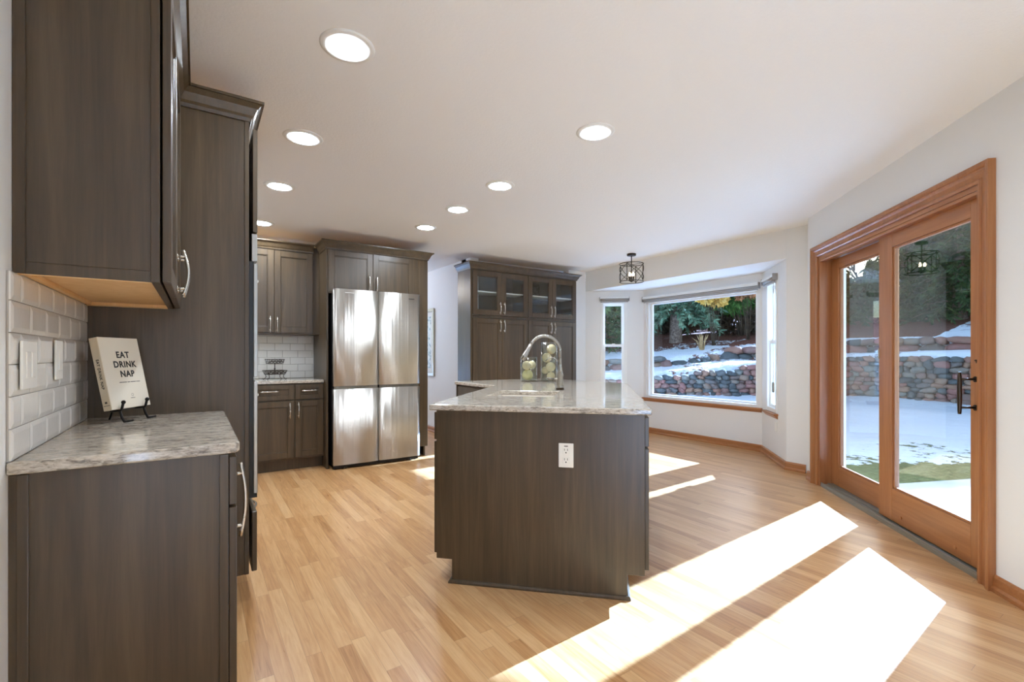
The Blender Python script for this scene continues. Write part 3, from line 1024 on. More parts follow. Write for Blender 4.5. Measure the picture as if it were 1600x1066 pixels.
for w_, z_, x_ in (('EAT', .204, .101), ('DRINK', .167, .103), ('NAP', .130, .106)):
    text(bk, w_, .0335, (x_, -.0004, z_), FRONT, 'title_lettering', 1.12, .0011)
SPINE_R = Matrix(((0, 0, -1), (0, -1, 0), (-1, 0, 0))).to_euler()
text(sp_, 'EAT DRINK NAP', .0135, (-.0019, BT_/2, .135), SPINE_R, 'spine_lettering', 1.15, .0003)
m = MB(); x = .060
for w_ in (.036, .013, .026, .020):
    n_ = max(2, int(w_/.0042))
    for i in range(n_): m.box(x+i*w_/n_, x+i*w_/n_+.0030, -.0004, .0002, .0975, .1005)
    x += w_+.0025
m.build('subtitle_lettering', 'ink', bk)
m = MB()
m.tube([(.110+.005*cos(a*PI/6), -.0002, .048+.005*sin(a*PI/6)) for a in range(12)], .0004, 4, True)
for i in range(6): m.box(.099+i*.0037, .1016+i*.0037, -.0004, .0002, .0355, .0375)
m.build('emblem', 'slot', bk)
m = MB()
m.box(-.0019, -.0012, .011, .019, .026, .033)
for i in range(6): m.box(-.0019, -.0012, .004+i*.0037, .0064+i*.0037, .017, .0195)
m.build('spine_emblem', 'slot', sp_)

# easel: two bent legs with hooks in front, a back strut
es = thing('easel', 'small black metal easel holding the cream book', 'easel', (B0.x, B0.y, .906), az)
LI = lambda v: Vector(v)
bz = .957-.906
for u_ in (.035, .155):
    m = MB()
    # local: x along the cover, y into the book
    m.tube([(u_, -.012, bz+.022), (u_, -.008, bz+.004), (u_, -.004, bz-.005), (u_, .032, bz-.009), (u_, .036, bz+.02), (u_, .050, bz+.09)], .0045, 8)
    m.sphere((u_, -.013, bz+.025), .0075, 10, 8)
    m.tube([(u_, .0, bz-.006), (u_-.004, -.010, bz-.03), (u_, -.016, .003), (u_+.035, -.019, .003)], .0045, 8)
    m.sphere((u_+.036, -.019, .004), .004, 10, 8)
    m.build('leg', 'iron', es)
MB().tube([(.035, .034, bz-.006), (.155, .034, bz-.006)], .0045, 8).build('crossbar', 'iron', es)
MB().tube([(.095, .034, bz-.006), (.095, .050, bz+.05), (.095, .085, .003)], .0034, 8).build('back_strut', 'iron', es)

# ------------------------------------------------------------------ wire basket, far counter
bs = thing('wire_basket', 'two-tier dark wire basket on the far counter, left of the refrigerator', 'basket', (.672, 5.40, .906), .2)
def rect_ring(m, w, d, z, r): m.tube([(-w, -d, z), (w, -d, z), (w, d, z), (-w, d, z)], r, 6, True)
def tier(name, w, d, z0, z1, fl):
    m = MB()
    rect_ring(m, w*fl, d*fl, z1, .0038); rect_ring(m, w, d, z0, .003); rect_ring(m, w*(1+fl)/2, d*(1+fl)/2, (z0+z1)/2, .0016)
    for sx in (-1, 1):
        n = 7
        for i in range(n):
            t = -1+2*i/(n-1)
            m.tube([(t*w, sx*d, z0), (t*w*fl+.004*sin(i*2.2), sx*d*fl, z1)], .0018, 5)
            if i < n-1: m.tube([(t*w, sx*d, z0), ((t+2/(n-1))*w*fl, sx*d*fl, z1)], .0013, 5)
        for i in range(5):
            t = -1+2*i/4
            m.tube([(sx*w, t*d, z0), (sx*w*fl, t*d*fl, z1)], .0018, 5)
    for i in range(6):
        t = -1+2*i/5
        m.tube([(t*w, -d, z0), (t*w, d, z0)], .0016, 5)
    for i in range(9):      # pressed leaves on the front rail
        a = i*.7; x = -w+2*w*(i+.5)/9
        m.sphere((x*(1+fl)/2, -d*(1+fl)/2, z0+(z1-z0)*(.35+.3*(i % 2))), .009, 8, 6, (1, .25, .6))
    return m.build(name, 'wire', bs)
tier('lower_basket', .082, .062, .055, .092, 1.18)
tier('upper_basket', .066, .05, .165, .208, 1.15)
m = MB()
m.tube([(0, 0, .05), (0, 0, .165)], .0045, 8)
m.sphere((0, 0, .11), .009, 10, 8)
m.tube([(-.06, 0, .055), (.06, 0, .055)], .003, 6); m.tube([(-.05, 0, .165), (.05, 0, .165)], .003, 6)
m.build('center_post', 'wire', bs)
for sx in (-1, 1):
    for sy in (-1, 1):
        m = MB()
        m.tube([(sx*.075, sy*.055, .055), (sx*.068, sy*.05, .03), (sx*.076, sy*.056, .012), (sx*.09, sy*.064, .004), (sx*.096, sy*.068, .012)], .003, 6)
        m.build('leg', 'wire', bs)

# ------------------------------------------------------------------ vases of woven balls on the island
def vase(name, c, r, h, label):
    m = MB().lathe([(0, 0), (r-.004, 0), (r, .004), (r, h-.001), (r-.002, h), (r-.005, h-.001), (r-.005, .014), (r-.012, .010), (0, .010)], 40, (0, 0, 0))
    o = m.build('vase', 'vase')
    o.location = (*c, .9065)
    return tag(o, label, 'vase')
V1, V2 = (2.635, 3.60), (2.805, 3.505)
vase('vase', V1, .080, .235, 'short clear glass cylinder with cream balls inside, left of the faucet on the island')
vase('vase', V2, .080, .375, 'tall clear glass cylinder with stacked cream balls, behind the faucet')
fw = Vector((sin(YAW), cos(YAW))); rt = Vector((cos(YAW), -sin(YAW)))
def ball(c, a, b, z, r, material, label, grp):
    p = Vector(c)+rt*a+fw*b
    o = MB().sphere((0, 0, 0), r, 24, 16).build('decorative_ball', material)
    o.location = (p.x, p.y, z)
    tag(o, label, 'ball', grp)
g1, g2 = 'balls in the short vase', 'balls in the tall vase'
ball(V1, -.012, -.012, .9175+.052, .052, 'ball_green', 'greenish ball at the bottom of the short glass vase', g1)
ball(V1, -.022, -.020, 1.061, .042, 'ball', 'cream ball on top at the left in the short glass vase', g1)
ball(V1, .030, .020, 1.066, .040, 'ball', 'cream ball half hidden at the upper right of the short glass vase', g1)
ball(V2, .018, -.015, .9175+.040, .040, 'ball', 'lowest cream ball in the tall glass vase', g2)
ball(V2, .014, -.018, 1.046, .046, 'ball', 'second cream ball from the bottom in the tall glass vase', g2)
ball(V2, -.035, .022, 1.012, .036, 'ball', 'cream ball peeking out at the left behind the others in the tall vase', g2)
ball(V2, -.022, -.012, 1.134, .046, 'ball', 'second cream ball from the top in the tall glass vase', g2)
ball(V2, .024, .005, 1.216, .047, 'ball', 'topmost cream ball in the tall glass vase', g2)

# ------------------------------------------------------------------ recessed lamps and the pendant
def downlight(x, y, label):
    c = thing('recessed_light', label, 'ceiling light', (x, y, H), 0, 'recessed ceiling lights')
    MB().lathe([(.074, -.001), (.077, -.009), (.104, -.006), (.109, -.002), (.109, .0005), (.074, .0005)], 40).build('trim_ring', 'white', c)
    m = MB().disc(.0745, -.004, 40, (0, 0), False)
    m.disc(.0745, -.0005, 40)
    m.build('lens', 'lamp', c, fix=False)
LX0, LX1 = .517, 1.893
for x, y, l in ((LX0, 1.975, 'largest round recessed ceiling light, nearest above the tall oven cabinet'),
                (LX0, 2.945, 'second recessed ceiling light from the front, beside the tall oven cabinet'),
                (LX0, 3.885, 'third recessed ceiling light in the row along the oven cabinet'),
                (LX0, 5.06, 'recessed ceiling light partly hidden by the oven cabinet, above the far wall cabinet'),
                (LX1, 1.941, 'recessed ceiling light above the near end of the island, the largest of its row'),
                (LX1, 2.952, 'second recessed ceiling light of the row over the island'),
                (LX1, 3.636, 'third recessed ceiling light of the row over the island'),
                (LX1, 4.325, 'recessed ceiling light closest to the refrigerator, smallest of the island row')):
    downlight(x, y, l)

PX, PY = 4.545, 4.02
c = thing('pendant_light', 'small dark metal cage ceiling light hanging in front of the bay window', 'ceiling light', (PX, PY, H), math.radians(20))
MB().lathe([(0, -.026), (.052, -.026), (.056, -.020), (.056, -.0005), (0, -.0005)], 32).build('canopy', 'fixture', c)
MB().tube([(0, 0, -.026), (0, 0, -.345)], .006, 10).build('stem', 'fixture', c)
rc = .147
zt_, zb_ = -.128, -.352
cg = MB()
for z in (zt_, zb_): cg.tube([(rc*cos(2*PI*i/40), rc*sin(2*PI*i/40), z) for i in range(40)], .0045, 8, True)
nv_ = 4
for i in range(nv_):
    a = 2*PI*i/nv_
    cg.tube([(rc*cos(a), rc*sin(a), zt_), (rc*cos(a), rc*sin(a), zb_)], .0048, 8)
    for sgn in (0, 1):
        pts = []
        for k in range(13):
            t = k/12; b_ = a+2*PI/nv_*t
            z = (zb_+.012)+(zt_-zb_-.024)*(t if sgn else 1-t)
            pts.append((rc*cos(b_), rc*sin(b_), z))
        cg.tube(pts, .0038, 8)
    cg.tube([(0, 0, zt_-.01), (rc*cos(a), rc*sin(a), zt_)], .0032, 6)
cg.build('cage', 'fixture', c)
MB().lathe([(0, -.358), (.012, -.352), (.038, -.335), (.040, -.325), (.012, -.322), (0, -.32)], 24).build('candle_cluster_base', 'fixture', c)
for i in range(3):
    a = 2*PI*i/3+.4
    x, y = .026*cos(a), .026*sin(a)
    s_ = MB().lathe([(0, -.33), (.010, -.33), (.010, -.282), (0, -.282)], 14, (x, y, 0)).build('socket', 'fixture', c)
    MB().lathe([(0, -.282), (.007, -.279), (.0105, -.262), (.008, -.245), (0, -.232)], 14, (x, y, 0)).build('bulb', 'bulb', s_)

# ------------------------------------------------------------------ windows (local x along the wall, y outwards, z up)
def frame_rect(m, x0, x1, z0, z1, w, y0, y1):
    m.box(x0, x0+w, y0, y1, z0, z1); m.box(x1-w, x1, y0, y1, z0, z1)
    m.box(x0+w, x1-w, y0, y1, z0, z0+w); m.box(x0+w, x1-w, y0, y1, z1-w, z1)
def wang(p0, p1):
    d = Vector(p1)-Vector(p0)
    return math.atan2(d.y, d.x)
def sill(parent, x0, x1, z=.52, dp=.045):
    m = MB()
    m.box(x0, x1, -dp, .03, z-.018, z)
    m.extrude([(-dp+.006, z-.018), (-.004, z-.055), (-.0005, z-.055), (-.0005, z-.018)], 'x', x0+.012, x1-.012)
    return m.build('window_sill', 'fir_x', parent, .002)
# window 1: the picture window.  x from the left corner
w1 = structE('window_1', (*WL, 0), wang(WL, WR))
m = MB(); frame_rect(m, .052, 1.728, .525, 1.972, .028, .012, .115); m.build('window_frame', 'vinyl', w1, .002)
m = MB(); frame_rect(m, .080, 1.700, .553, 1.944, .030, .06, .10); m.build('glazing_bead', 'vinyl', w1, .002)
MB().box(.10, 1.68, .078, .084, .575, 1.925).build('pane', 'glass', w1)
sill(w1, .0, 1.79, .525)
# windows 2 and 3: narrow double-hung windows in the angled sides
def hung(name, p0, rz, x0, x1, z0=.56, z1=1.97):
    w = structE(name, (*p0, 0), rz)
    m = MB(); frame_rect(m, x0-.02, x1+.02, z0-.03, z1+.02, .045, -.008, .10); m.build('window_frame', 'vinyl', w, .002)
    zm = 1.31
    m = MB(); frame_rect(m, x0+.02, x1-.02, zm-.02, z1-.02, .034, .055, .085); up = m.build('upper_sash', 'vinyl', w, .0015)
    MB().box(x0+.05, x1-.05, .068, .073, zm+.01, z1-.05).build('pane', 'glass', up)
    m = MB(); frame_rect(m, x0+.02, x1-.02, z0+.01, zm+.018, .036, .020, .050); lo = m.build('lower_sash', 'vinyl', w, .0015)
    MB().box(x0+.05, x1-.05, .033, .038, z0+.04, zm-.015).build('pane', 'glass', lo)
    m = MB(); m.box((x0+x1)/2-.022, (x0+x1)/2+.022, .006, .022, zm+.012, zm+.026); m.build('sash_lock', 'vinyl', lo)
    sill(w, x0-.06, x1+.06, .525)
    return w
hung('window_2', BL, wang(BL, WL), .245, .602)
hung('window_3', WR, wang(WR, BR), .215, .565)
def shade(p0, rz, x0, x1, z0, z1, label):
    c = thing('roller_shade', label, 'window shade', (*p0, 0), rz, 'roller shades of the bay')
    m = MB(); m.extrude([(-.052, z0+.035), (-.052, z1-.012), (-.042, z1), (-.0005, z1), (-.0005, z0+.035)], 'x', x0, x1)
    m.build('valance', 'white', c, .001)
    MB().tube([(x0+.01, -.026, z0+.018), (x1-.01, -.026, z0+.018)], .019, 14).build('rolled_fabric', 'shade', c)
    MB().box(x0+.012, x1-.012, -.034, -.020, z0-.022, z0-.004).build('hem_bar', 'shade', c, .003)
    for x in (x0-.004, x1): MB().box(x, x+.004, -.054, -.0005, z0-.004, z1).build('end_cap', 'shade', c)
    return c
shade(WL, wang(WL, WR), .012, 1.755, 1.962, 2.035, 'wide roller shade rolled up over the large picture window')
shade(BL, wang(BL, WL), .215, .650, 1.985, 2.045, 'narrow roller shade rolled up over the left bay window')
sh = shade(WR, wang(WR, BR), .165, .600, 1.972, 2.040, 'narrow roller shade rolled up over the right bay window, its cord hanging')
m = MB()
m.tube([(.548, -.03, 1.97), (.548, -.022, 1.55), (.546, -.030, .86)], .0016, 6); m.tube([(.560, -.03, 1.97), (.560, -.022, 1.55), (.560, -.030, .86)], .0016, 6)
m.build('cord', 'white', sh)
MB().box(.538, .570, -.040, -.022, .755, .865).build('cord_tensioner', 'track', sh, .004)

# ------------------------------------------------------------------ sliding door (local x from the far end towards the viewer, y outwards)
dr = structE('door_1', (*SL1, 0), wang(SL1, SL0), 'amber wood sliding glass patio door')
CAS = [(0, 0), (0, .012), (.008, .019), (.016, .019), (.022, .011), (.046, .015), (.056, .024), (.064, .024), (.067, .030), (.078, .034), (.092, .034), (.092, 0)]
# casing path in (x, z); room side is -y
cs = MB()
cs.sweep([(.212, 0), (.212, 2.032), (2.018, 2.032), (2.018, 0)], [(-o, h) for o, h in CAS], lambda x, z, h: (x, -.0005-h, z))
cs.build('casing', 'fir', dr)
m = MB()
m.box(.21, .236, -.002, .15, 0, 2.03); m.box(1.994, 2.02, -.002, .15, 0, 2.03)
m.build('side_jamb', 'fir', dr)
MB().box(.236, 1.994, -.002, .15, 2.004, 2.03).build('head_jamb', 'fir_x', dr)
MB().box(.236, 1.994, .0, .046, 1.984, 2.004).build('head_stop', 'fir_x', dr, .003)
m = MB(); m.box(.236, 1.994, .004, .15, -.002, .022); m.box(.236, 1.994, .006, .012, .022, .036); m.box(.236, 1.994, .060, .066, .022, .032); m.box(.236, 1.0, .068, .125, .022, .030)
m.build('threshold', 'track', dr, .001)
def panel(name, x0, x1, gx0, gx1, gz0, gz1, y0, y1, z0=.034, z1=1.990):
    p = bpy.data.objects.new(name, None); C.objects.link(p); p.parent = dr
    m = MB(); m.box(x0, gx0, y0, y1, z0, z1); m.box(gx1, x1, y0, y1, z0, z1)
    m.build('stile', 'fir', p, .002)
    m = MB(); m.box(gx0, gx1, y0, y1, z0, gz0); m.box(gx0, gx1, y0, y1, gz1, z1)
    m.build('rail', 'fir_x', p, .002)
    b = .013
    m = MB()
    for a in ((gx0, gx0+b, gz0, gz1), (gx1-b, gx1, gz0, gz1), (gx0, gx1, gz0, gz0+b), (gx0, gx1, gz1-b, gz1)): m.box(a[0], a[1], y0+.008, y1-.012, a[2], a[3])
    m.build('glazing_bead', 'fir', p, .002)
    MB().box(gx0+.004, gx1-.004, (y0+y1)/2-.002, (y0+y1)/2+.002, gz0+.004, gz1-.004).build('pane', 'door_glass', p)
    m = MB()
    frame_rect(m, x0+.001, x1-.001, z0, z1, .055, y1, y1+.008); m.build('outer_cladding', 'white', p)
    return p
fx = panel('fixed_panel', .238, 1.06, .352, .948, .200, 1.905, .095, .135)
op = panel('sliding_panel', 1.050, 1.992, 1.200, 1.888, .252, 1.892, .040, .085)
m = MB()
m.tube([(1.925, .040, 1.030), (1.925, -.028, 1.030)], .006, 8); m.tube([(1.925, .040, .880), (1.925, -.028, .880)], .006, 8)
m.tube([(1.925, -.034, z) for z in (.845, .86, .90, .955, 1.01, 1.05, 1.068)], [.007, .0085, .0095, .011, .0095, .0085, .007], 10)
for z in (1.03, .88): m.tube([(1.925, .041, z), (1.925, .034, z)], .015, 12)
m.build('handle', 'bronze', op)
m = MB(); m.box(1.935, 1.955, .032, .041, 1.115, 1.135); m.tube([(1.945, .036, 1.125), (1.955, .016, 1.13)], .004, 8)
m.build('latch', 'bronze', op)
MB().box(1.048, 1.060, .034, .044, 1.135, 1.205).build('strike_plate', 'frame', op, .002)
m = MB()
for x in (1.30, 1.78): m.tube([(x, .041, .085), (x, .034, .085)], .010, 12)
m.build('roller_plug', 'fir', op)
# exterior jamb return in white
m = MB(); m.box(.222, .250, .151, .20, 0, 2.03); m.box(1.98, 2.008, .151, .20, 0, 2.03); m.box(.222, 2.008, .151, .20, 2.005, 2.03)
m.build('outer_jamb', 'white', dr)

# unseen windows added to bring daylight in: glass and frame
def plainwin(name, p0, p1, x0, x1, z0, z1):
    w = structE(name, (*p0, 0), wang(p0, p1))
    m = MB(); frame_rect(m, x0, x1, z0, z1, .05, -.11, -.02)
    n = max(1, int((x1-x0)/.9))
    for i in range(1, n): m.box(x0+(x1-x0)*i/n-.02, x0+(x1-x0)*i/n+.02, -.10, -.03, z0+.05, z1-.05)
    m.build('window_frame', 'vinyl', w)
    MB().box(x0+.02, x1-.02, -.07, -.065, z0+.02, z1-.02).build('pane', 'glass', w)
plainwin('window_4', (XL, -2.6), (2.4, -2.6), 1.2, 2.5, .35, 2.2)
plainwin('window_5', (2.4, -2.6), SL0, .4, 2.0, .35, 2.2)
plainwin('window_6', (2.96, 9.0), (-.37, 9.0), .5, 2.6, .3, 2.2)

# art on the hall wall (local x along the wall, facing -X)
c = thing('framed_print', 'silver framed blue and grey print on the hall wall beside the refrigerator cabinet', 'picture', (2.959, 6.42, .845), -PI/2)
fw_, fh_ = .72, 1.02
m = MB(); frame_rect(m, -fw_, 0, 0, fh_, .045, -.028, -.001); m.build('frame', 'frame', c, .003)
m = MB(); frame_rect(m, -fw_+.043, -.043, .043, fh_-.043, .075, -.012, -.008); m.build('mat_board', 'mat_board', c)
MB().box(-fw_+.10, -.10, -.008, -.004, .10, fh_-.10).build('print', 'art', c)

# ------------------------------------------------------------------ outside: snow, terraced stone walls, trees
WP = [(8.6, 11.6), (10.3, 9.95), (11.3, 9.26), (14.0, 7.5), (15.8, 5.5), (15.9, 3.1), (15.2, .2), (14.2, -3.5)]
WT = [.42, .46, .50, .86, 1.10, 1.14, 1.15, 1.15]        # top of the lower wall
def near(x, y):
    best = None
    for i in range(len(WP)-1):
        ax, ay = WP[i]; bx, by = WP[i+1]
        dx, dy = bx-ax, by-ay
        t = max(0, min(1, ((x-ax)*dx+(y-ay)*dy)/(dx*dx+dy*dy)))
        px, py = ax+dx*t, ay+dy*t
        d = math.hypot(x-px, y-py)
        side = dx*(y-ay)-dy*(x-ax)      # >0 left of travel = outside (uphill)
        if best is None or d < best[0]: best = (d, 1 if side > 0 else -1, WT[i]+(WT[i+1]-WT[i])*t)
    return best
from mathutils import noise as mn
def smooth(a, b, x):
    t = max(0, min(1, (x-a)/(b-a)))
    return t*t*(3-2*t)
def ground_z(x, y):
    d, s, top = near(x, y)
    n = mn.noise((x*.5, y*.5, 3.1))*.06+mn.noise((x*1.7, y*1.7, 9))*.03
    if s < 0 or d < .12:
        bank = .16*max(0, 1-d/.8)
        return -.16+(n+bank)*smooth(4.9, 7.5, x)+.25*smooth(6.5, 10, y-x*.2)*smooth(6, 9, x)
    z = top+.09*smooth(.1, .5, d)+.06*d
    z += .27*smooth(1.55, 1.85, d)*(1+.3*mn.noise((x*.3, y*.3, 1)))
    z += .10*max(0, d-1.9)
    return min(z, 3.2)+n
xs = [-14, -9, -5, -2, 0, 2, 3, 4]+[4.4+.16*i for i in range(150)]+[29+i*2 for i in range(6)]
ys = [-16, -13, -10, -8]+[-6.5+.16*i for i in range(150)]+[18+1.5*i for i in range(8)]
gm = MB(); idx = {}
cov = []
for j, y in enumerate(ys):
    for i, x in enumerate(xs):
        idx[i, j] = len(gm.v)
        z = ground_z(x, y) if x > 4.3 else -.16
        gm.v.append((x, y, z))
        d, s, top = near(x, y)
        gr = 0; mu = 0
        if s < 0:
            # grass clear of snow near the house, patchy further out
            bp = x*.557+y*.831
            gr = .95*(1-smooth(5.35, 6.1, bp)) if x > 4 else 0
            gr = max(gr, .46*(1-smooth(6.2, 8.6, bp)))
            gr = max(gr, .24*(1-smooth(4.5, 6.5, (x-y-2.68)/R2)))*(1-smooth(2.8, 4.2, y))
        else:
            mu = .46
            mu = max(mu, (.9 if x > 13 else .55)*smooth(2.6, 3.4, d))
            mu = max(mu, 1.0*smooth(4.3, 5.2, d))
            if y > 9.8: mu = max(.26, mu-.35*(1-smooth(4.2, 5.0, d)))
            if x > 15.5 and y < 4.6: mu = .25 if d < 4 else .45
        cov.append((gr, mu, 0, 1))
for j in range(len(ys)-1):
    for i in range(len(xs)-1):
        gm.face([idx[i, j], idx[i+1, j], idx[i+1, j+1], idx[i, j+1]], True)
g = gm.build('ground', 'ground', fix=False)
at_ = g.data.color_attributes.new('cover', 'FLOAT_COLOR', 'POINT')
at_.data.foreach_set('color', [v for c_ in cov for v in c_])
struct(g, 'snow covered yard rising behind the stone walls')
# patio slab outside the sliding door
pv = [(SL0[0]+.12, SL0[1]-.14), (SL0[0]+2.0, SL0[1]-1.9), (SL1[0]+2.1, SL1[1]-.15), (SL1[0]+.55, SL1[1]+.35), (SL1[0]+.13, SL1[1]-.02)]
o = MB().prism([(2.6, -.25), (4.6, -2.4), (7.6, .75), (6.5, 1.27), (5.7, 1.60), (4.9, 1.96)], -.165, -.075).build('patio', 'concrete', None, .01)
struct(o, 'pale concrete patio outside the sliding door')

def stones(name, pts, tops, base_fn, sz, label, hfun=None, seed=3, depth=.30):
    rnd = random.Random(seed)
    m = MB(); tones = []
    # walk the polyline
    seg = []; L = 0
    for i in range(len(pts)-1):
        l = math.hypot(pts[i+1][0]-pts[i][0], pts[i+1][1]-pts[i][1])
        seg.append((L, l)); L += l
    def at(s):
        for i, (a, l) in enumerate(seg):
            if s <= a+l or i == len(seg)-1:
                t = min(1, (s-a)/l)
                x = pts[i][0]+(pts[i+1][0]-pts[i][0])*t; y = pts[i][1]+(pts[i+1][1]-pts[i][1])*t
                dx, dy = (pts[i+1][0]-pts[i][0])/l, (pts[i+1][1]-pts[i][1])/l
                return x, y, dx, dy, tops[i]+(tops[i+1]-tops[i])*t
    row = 0
    z_off = 0
    while z_off < 1.6:
        rh = sz*rnd.uniform(.42, .62)
        s = rnd.uniform(0, sz)
        while s < L:
            w = sz*rnd.uniform(.55, 1.35)
            x, y, dx, dy, top = at(min(L, s+w/2))
            b0 = base_fn(x, y)
            z = b0+z_off+rh/2
            if z+rh*.15 < top:
                h = min(rh*rnd.uniform(.95, 1.2), top-z+rh*.5)
                tone = rnd.random()
                n0 = len(m.v)
                m.sphere((0, 0, 0), 1, 9, 6)
                jx = rnd.uniform(0, 9); dep = rnd.uniform(-.05, .05); sk = rnd.uniform(-.18, .18); h *= rnd.uniform(.8, 1.15)
                for k in range(n0, len(m.v)):
                    vx, vy, vz = m.v[k]
                    # squarish blobs
                    f = 1/max(1e-6, (abs(vx)**2.7+abs(vy)**2.7+abs(vz)**2.7)**(1/2.7))
                    q = Vector((vx, vy, vz))*f
                    q *= 1+.42*mn.noise((q.x*1.2+jx, q.y*1.2+jx*3, q.z*1.2-jx))
                    lx, ly, lz = q.x*w*.56, q.y*depth*.5+dep, q.z*h*.62+q.x*sk*h
                    m.v[k] = (x+dx*lx-dy*ly, y+dy*lx+dx*ly, z+lz)
                tones += [tone]*(len(m.v)-n0)
            s += w*.98
        z_off += rh*.98
    o = m.build(name, 'stone', None)
    a = o.data.attributes.new('tone', 'FLOAT', 'POINT')
    a.data.foreach_set('value', tones)
    return tag(o, label, 'stone wall')
stones('stone_wall', WP, WT, lambda x, y: -.22, .27, 'dry stacked retaining wall of grey and pink stones across the snowy yard')
# upper tier: a low line of boulders 1.7 m further up
UP, UT = [], []
for i, (x, y) in enumerate(WP):
    a = WP[max(0, i-1)]; b = WP[min(len(WP)-1, i+1)]
    dx, dy = b[0]-a[0], b[1]-a[1]; l = math.hypot(dx, dy)
    UP.append((x-dy/l*1.68, y+dx/l*1.68)); UT.append(WT[i]+.50)
stones('stone_wall', UP, UT, lambda x, y: near(x, y)[2]+.06, .50, 'low second tier of rounded boulders above the main stone wall', seed=11, depth=.5)

# ---- trees
def leaf(m, p, d, w, l, rnd):
    d = d.normalized()
    a = d.cross(Vector((rnd.uniform(-1, 1), rnd.uniform(-1, 1), rnd.uniform(-1, 1))))
    if a.length < 1e-4: a = Vector((1, 0, 0))
    a.normalize(); a *= w/2
    b = len(m.v)
    m.v += [tuple(p-a*.5), tuple(p+a*.5), tuple(p+d*l*.55+a), tuple(p+d*l), tuple(p+d*l*.55-a)]
    m.face([b, b+1, b+2, b+3, b+4])
def spruce(loc, h, r, label, material, seed, trunk_r=.2, bare=.9, whorls=16, lw=.07, ll=.26, group='trees behind the stone walls', droop=.35):
    rnd = random.Random(seed)
    c = thing('conifer_tree', label, 'tree', loc, 0, group)
    t = MB().tube([(0, 0, -.3), (0, 0, .1), (.02, .01, h*.3), (0, .03, h*.7), (0, 0, h*.97)], [trunk_r*1.25, trunk_r, trunk_r*.8, trunk_r*.4, .02], 12)
    m = MB()
    br = MB()
    for k in range(whorls):
        u = k/(whorls-1)
        z = bare+(h*.97-bare)*u**.92
        R = r*(1-u)**.72*rnd.uniform(.85, 1.1)+.10
        n = int(6+6*(1-u))
        for i in range(n):
            a = 2*PI*(i+rnd.random()*.7)/n+k
            rr = R*rnd.uniform(.7, 1.1)
            end = Vector((rr*cos(a), rr*sin(a), z-rr*droop+rnd.uniform(-.1, .1)))
            st = Vector((0, 0, z))
            mid = st.lerp(end, .5)+Vector((0, 0, rr*.10))
            br.tube([st, mid, end], [.022*(1-u)+.008, .014, .005], 5)
            steps = max(3, int(rr/.10))
            for q in range(steps):
                tt = (q+.6)/steps
                p = st.lerp(mid, tt*2) if tt < .5 else mid.lerp(end, tt*2-1)
                ax = (end-st).normalized()
                for e in range(5):
                    side = Vector((rnd.uniform(-1, 1), rnd.uniform(-1, 1), rnd.uniform(-.9, .45)))
                    leaf(m, p, ax*.55+side*.8, lw*rnd.uniform(.7, 1.3), ll*rnd.uniform(.6, 1.25), rnd)
    t.build('trunk', 'bark', c)
    br.build('branches', 'bark', c, fix=False)
    m.build('foliage', material, c, fix=False)
    return c
def bush(loc, w, d, h, label, material, seed, n=1500, lw=.10, ll=.20, name='shrub', cat='shrub', group='shrubs behind the stone walls', z0=.1, trunk=True, sr=1.0):
    rnd = random.Random(seed)
    c = thing(name, label, cat, loc, 0, group)
    m = MB(); s_ = MB()
    lumps = [(rnd.uniform(-.6, .6)*w/2, rnd.uniform(-.6, .6)*d/2, z0+(h-z0)*rnd.uniform(.15, .85), rnd.uniform(.35, .6)) for _ in range(9)]
    for k in range(n):
        lx, ly, lz, lr = rnd.choice(lumps)
        v = Vector((rnd.gauss(0, 1), rnd.gauss(0, 1), rnd.gauss(0, 1))).normalized()*rnd.random()**.35
        p = Vector((lx+v.x*w*.5*lr, ly+v.y*d*.5*lr, lz+v.z*(h-z0)*.5*lr))
        if p.z > h: continue
        leaf(m, p, v+Vector((0, 0, rnd.uniform(-.4, .6))), lw*rnd.uniform(.6, 1.4), ll*rnd.uniform(.6, 1.4), rnd)
    if trunk:
        for lx, ly, lz, lr in lumps:
            s_.tube([(lx*.15, ly*.15, -.25), (lx*.5, ly*.5, lz*.5), (lx, ly, lz)], [.04*sr, .028*sr, .010*sr], 6)
        s_.build('stems', 'brush', c, fix=False)
    m.build('foliage', material, c, fix=False)
    return c
def at_px(px, d):
    u = (px-796)/728
    return (d*(fw.x+u*rt.x), d*(fw.y+u*rt.y))
def gl(px, d):
    x, y = at_px(px, d)
    return (x, y, ground_z(x, y))
spruce(gl(1056, 18.6), 5.0, 1.75, 'blue spruce with its bare trunk showing, seen through the picture window', 'spruce', 1, .25, 1.3, 18, .075, .25, droop=.5)
spruce(gl(978, 22), 5.4, 1.7, 'dark spruce left of the bare-trunked one, behind the bay corner', 'spruce', 2, .2, .5, 17)
spruce(gl(940, 18), 4.6, 1.4, 'dark spruce seen through the narrow left bay window', 'hedge', 5, .2, .5, 16)
bush(gl(1125, 20.2), 3.6, 1.8, 2.1, 'brown bare brush right of the spruce trunk, in the picture window', 'brush', 3, 6500, .09, .24, z0=-.1)
bush(gl(1190, 19.8), 3.2, 1.8, 1.9, 'brown bare brush at the right edge of the picture window', 'brush', 4, 6000, .09, .24, z0=-.1)
bush(gl(1075, 21.5), 3.0, 1.4, 2.0, 'dark brown brush directly behind the spruce trunk', 'brush', 14, 6000, .09, .24, z0=-.1)
bush(gl(1020, 21.5), 3.0, 1.4, 2.2, 'dark brush at the left edge of the picture window', 'brush', 15, 5000, .09, .24, z0=-.1)
bush(gl(1160, 19.0), 2.6, 1.4, 1.75, 'bright green juniper at the upper right of the picture window', 'green', 6, 4200, .08, .2, z0=.85)
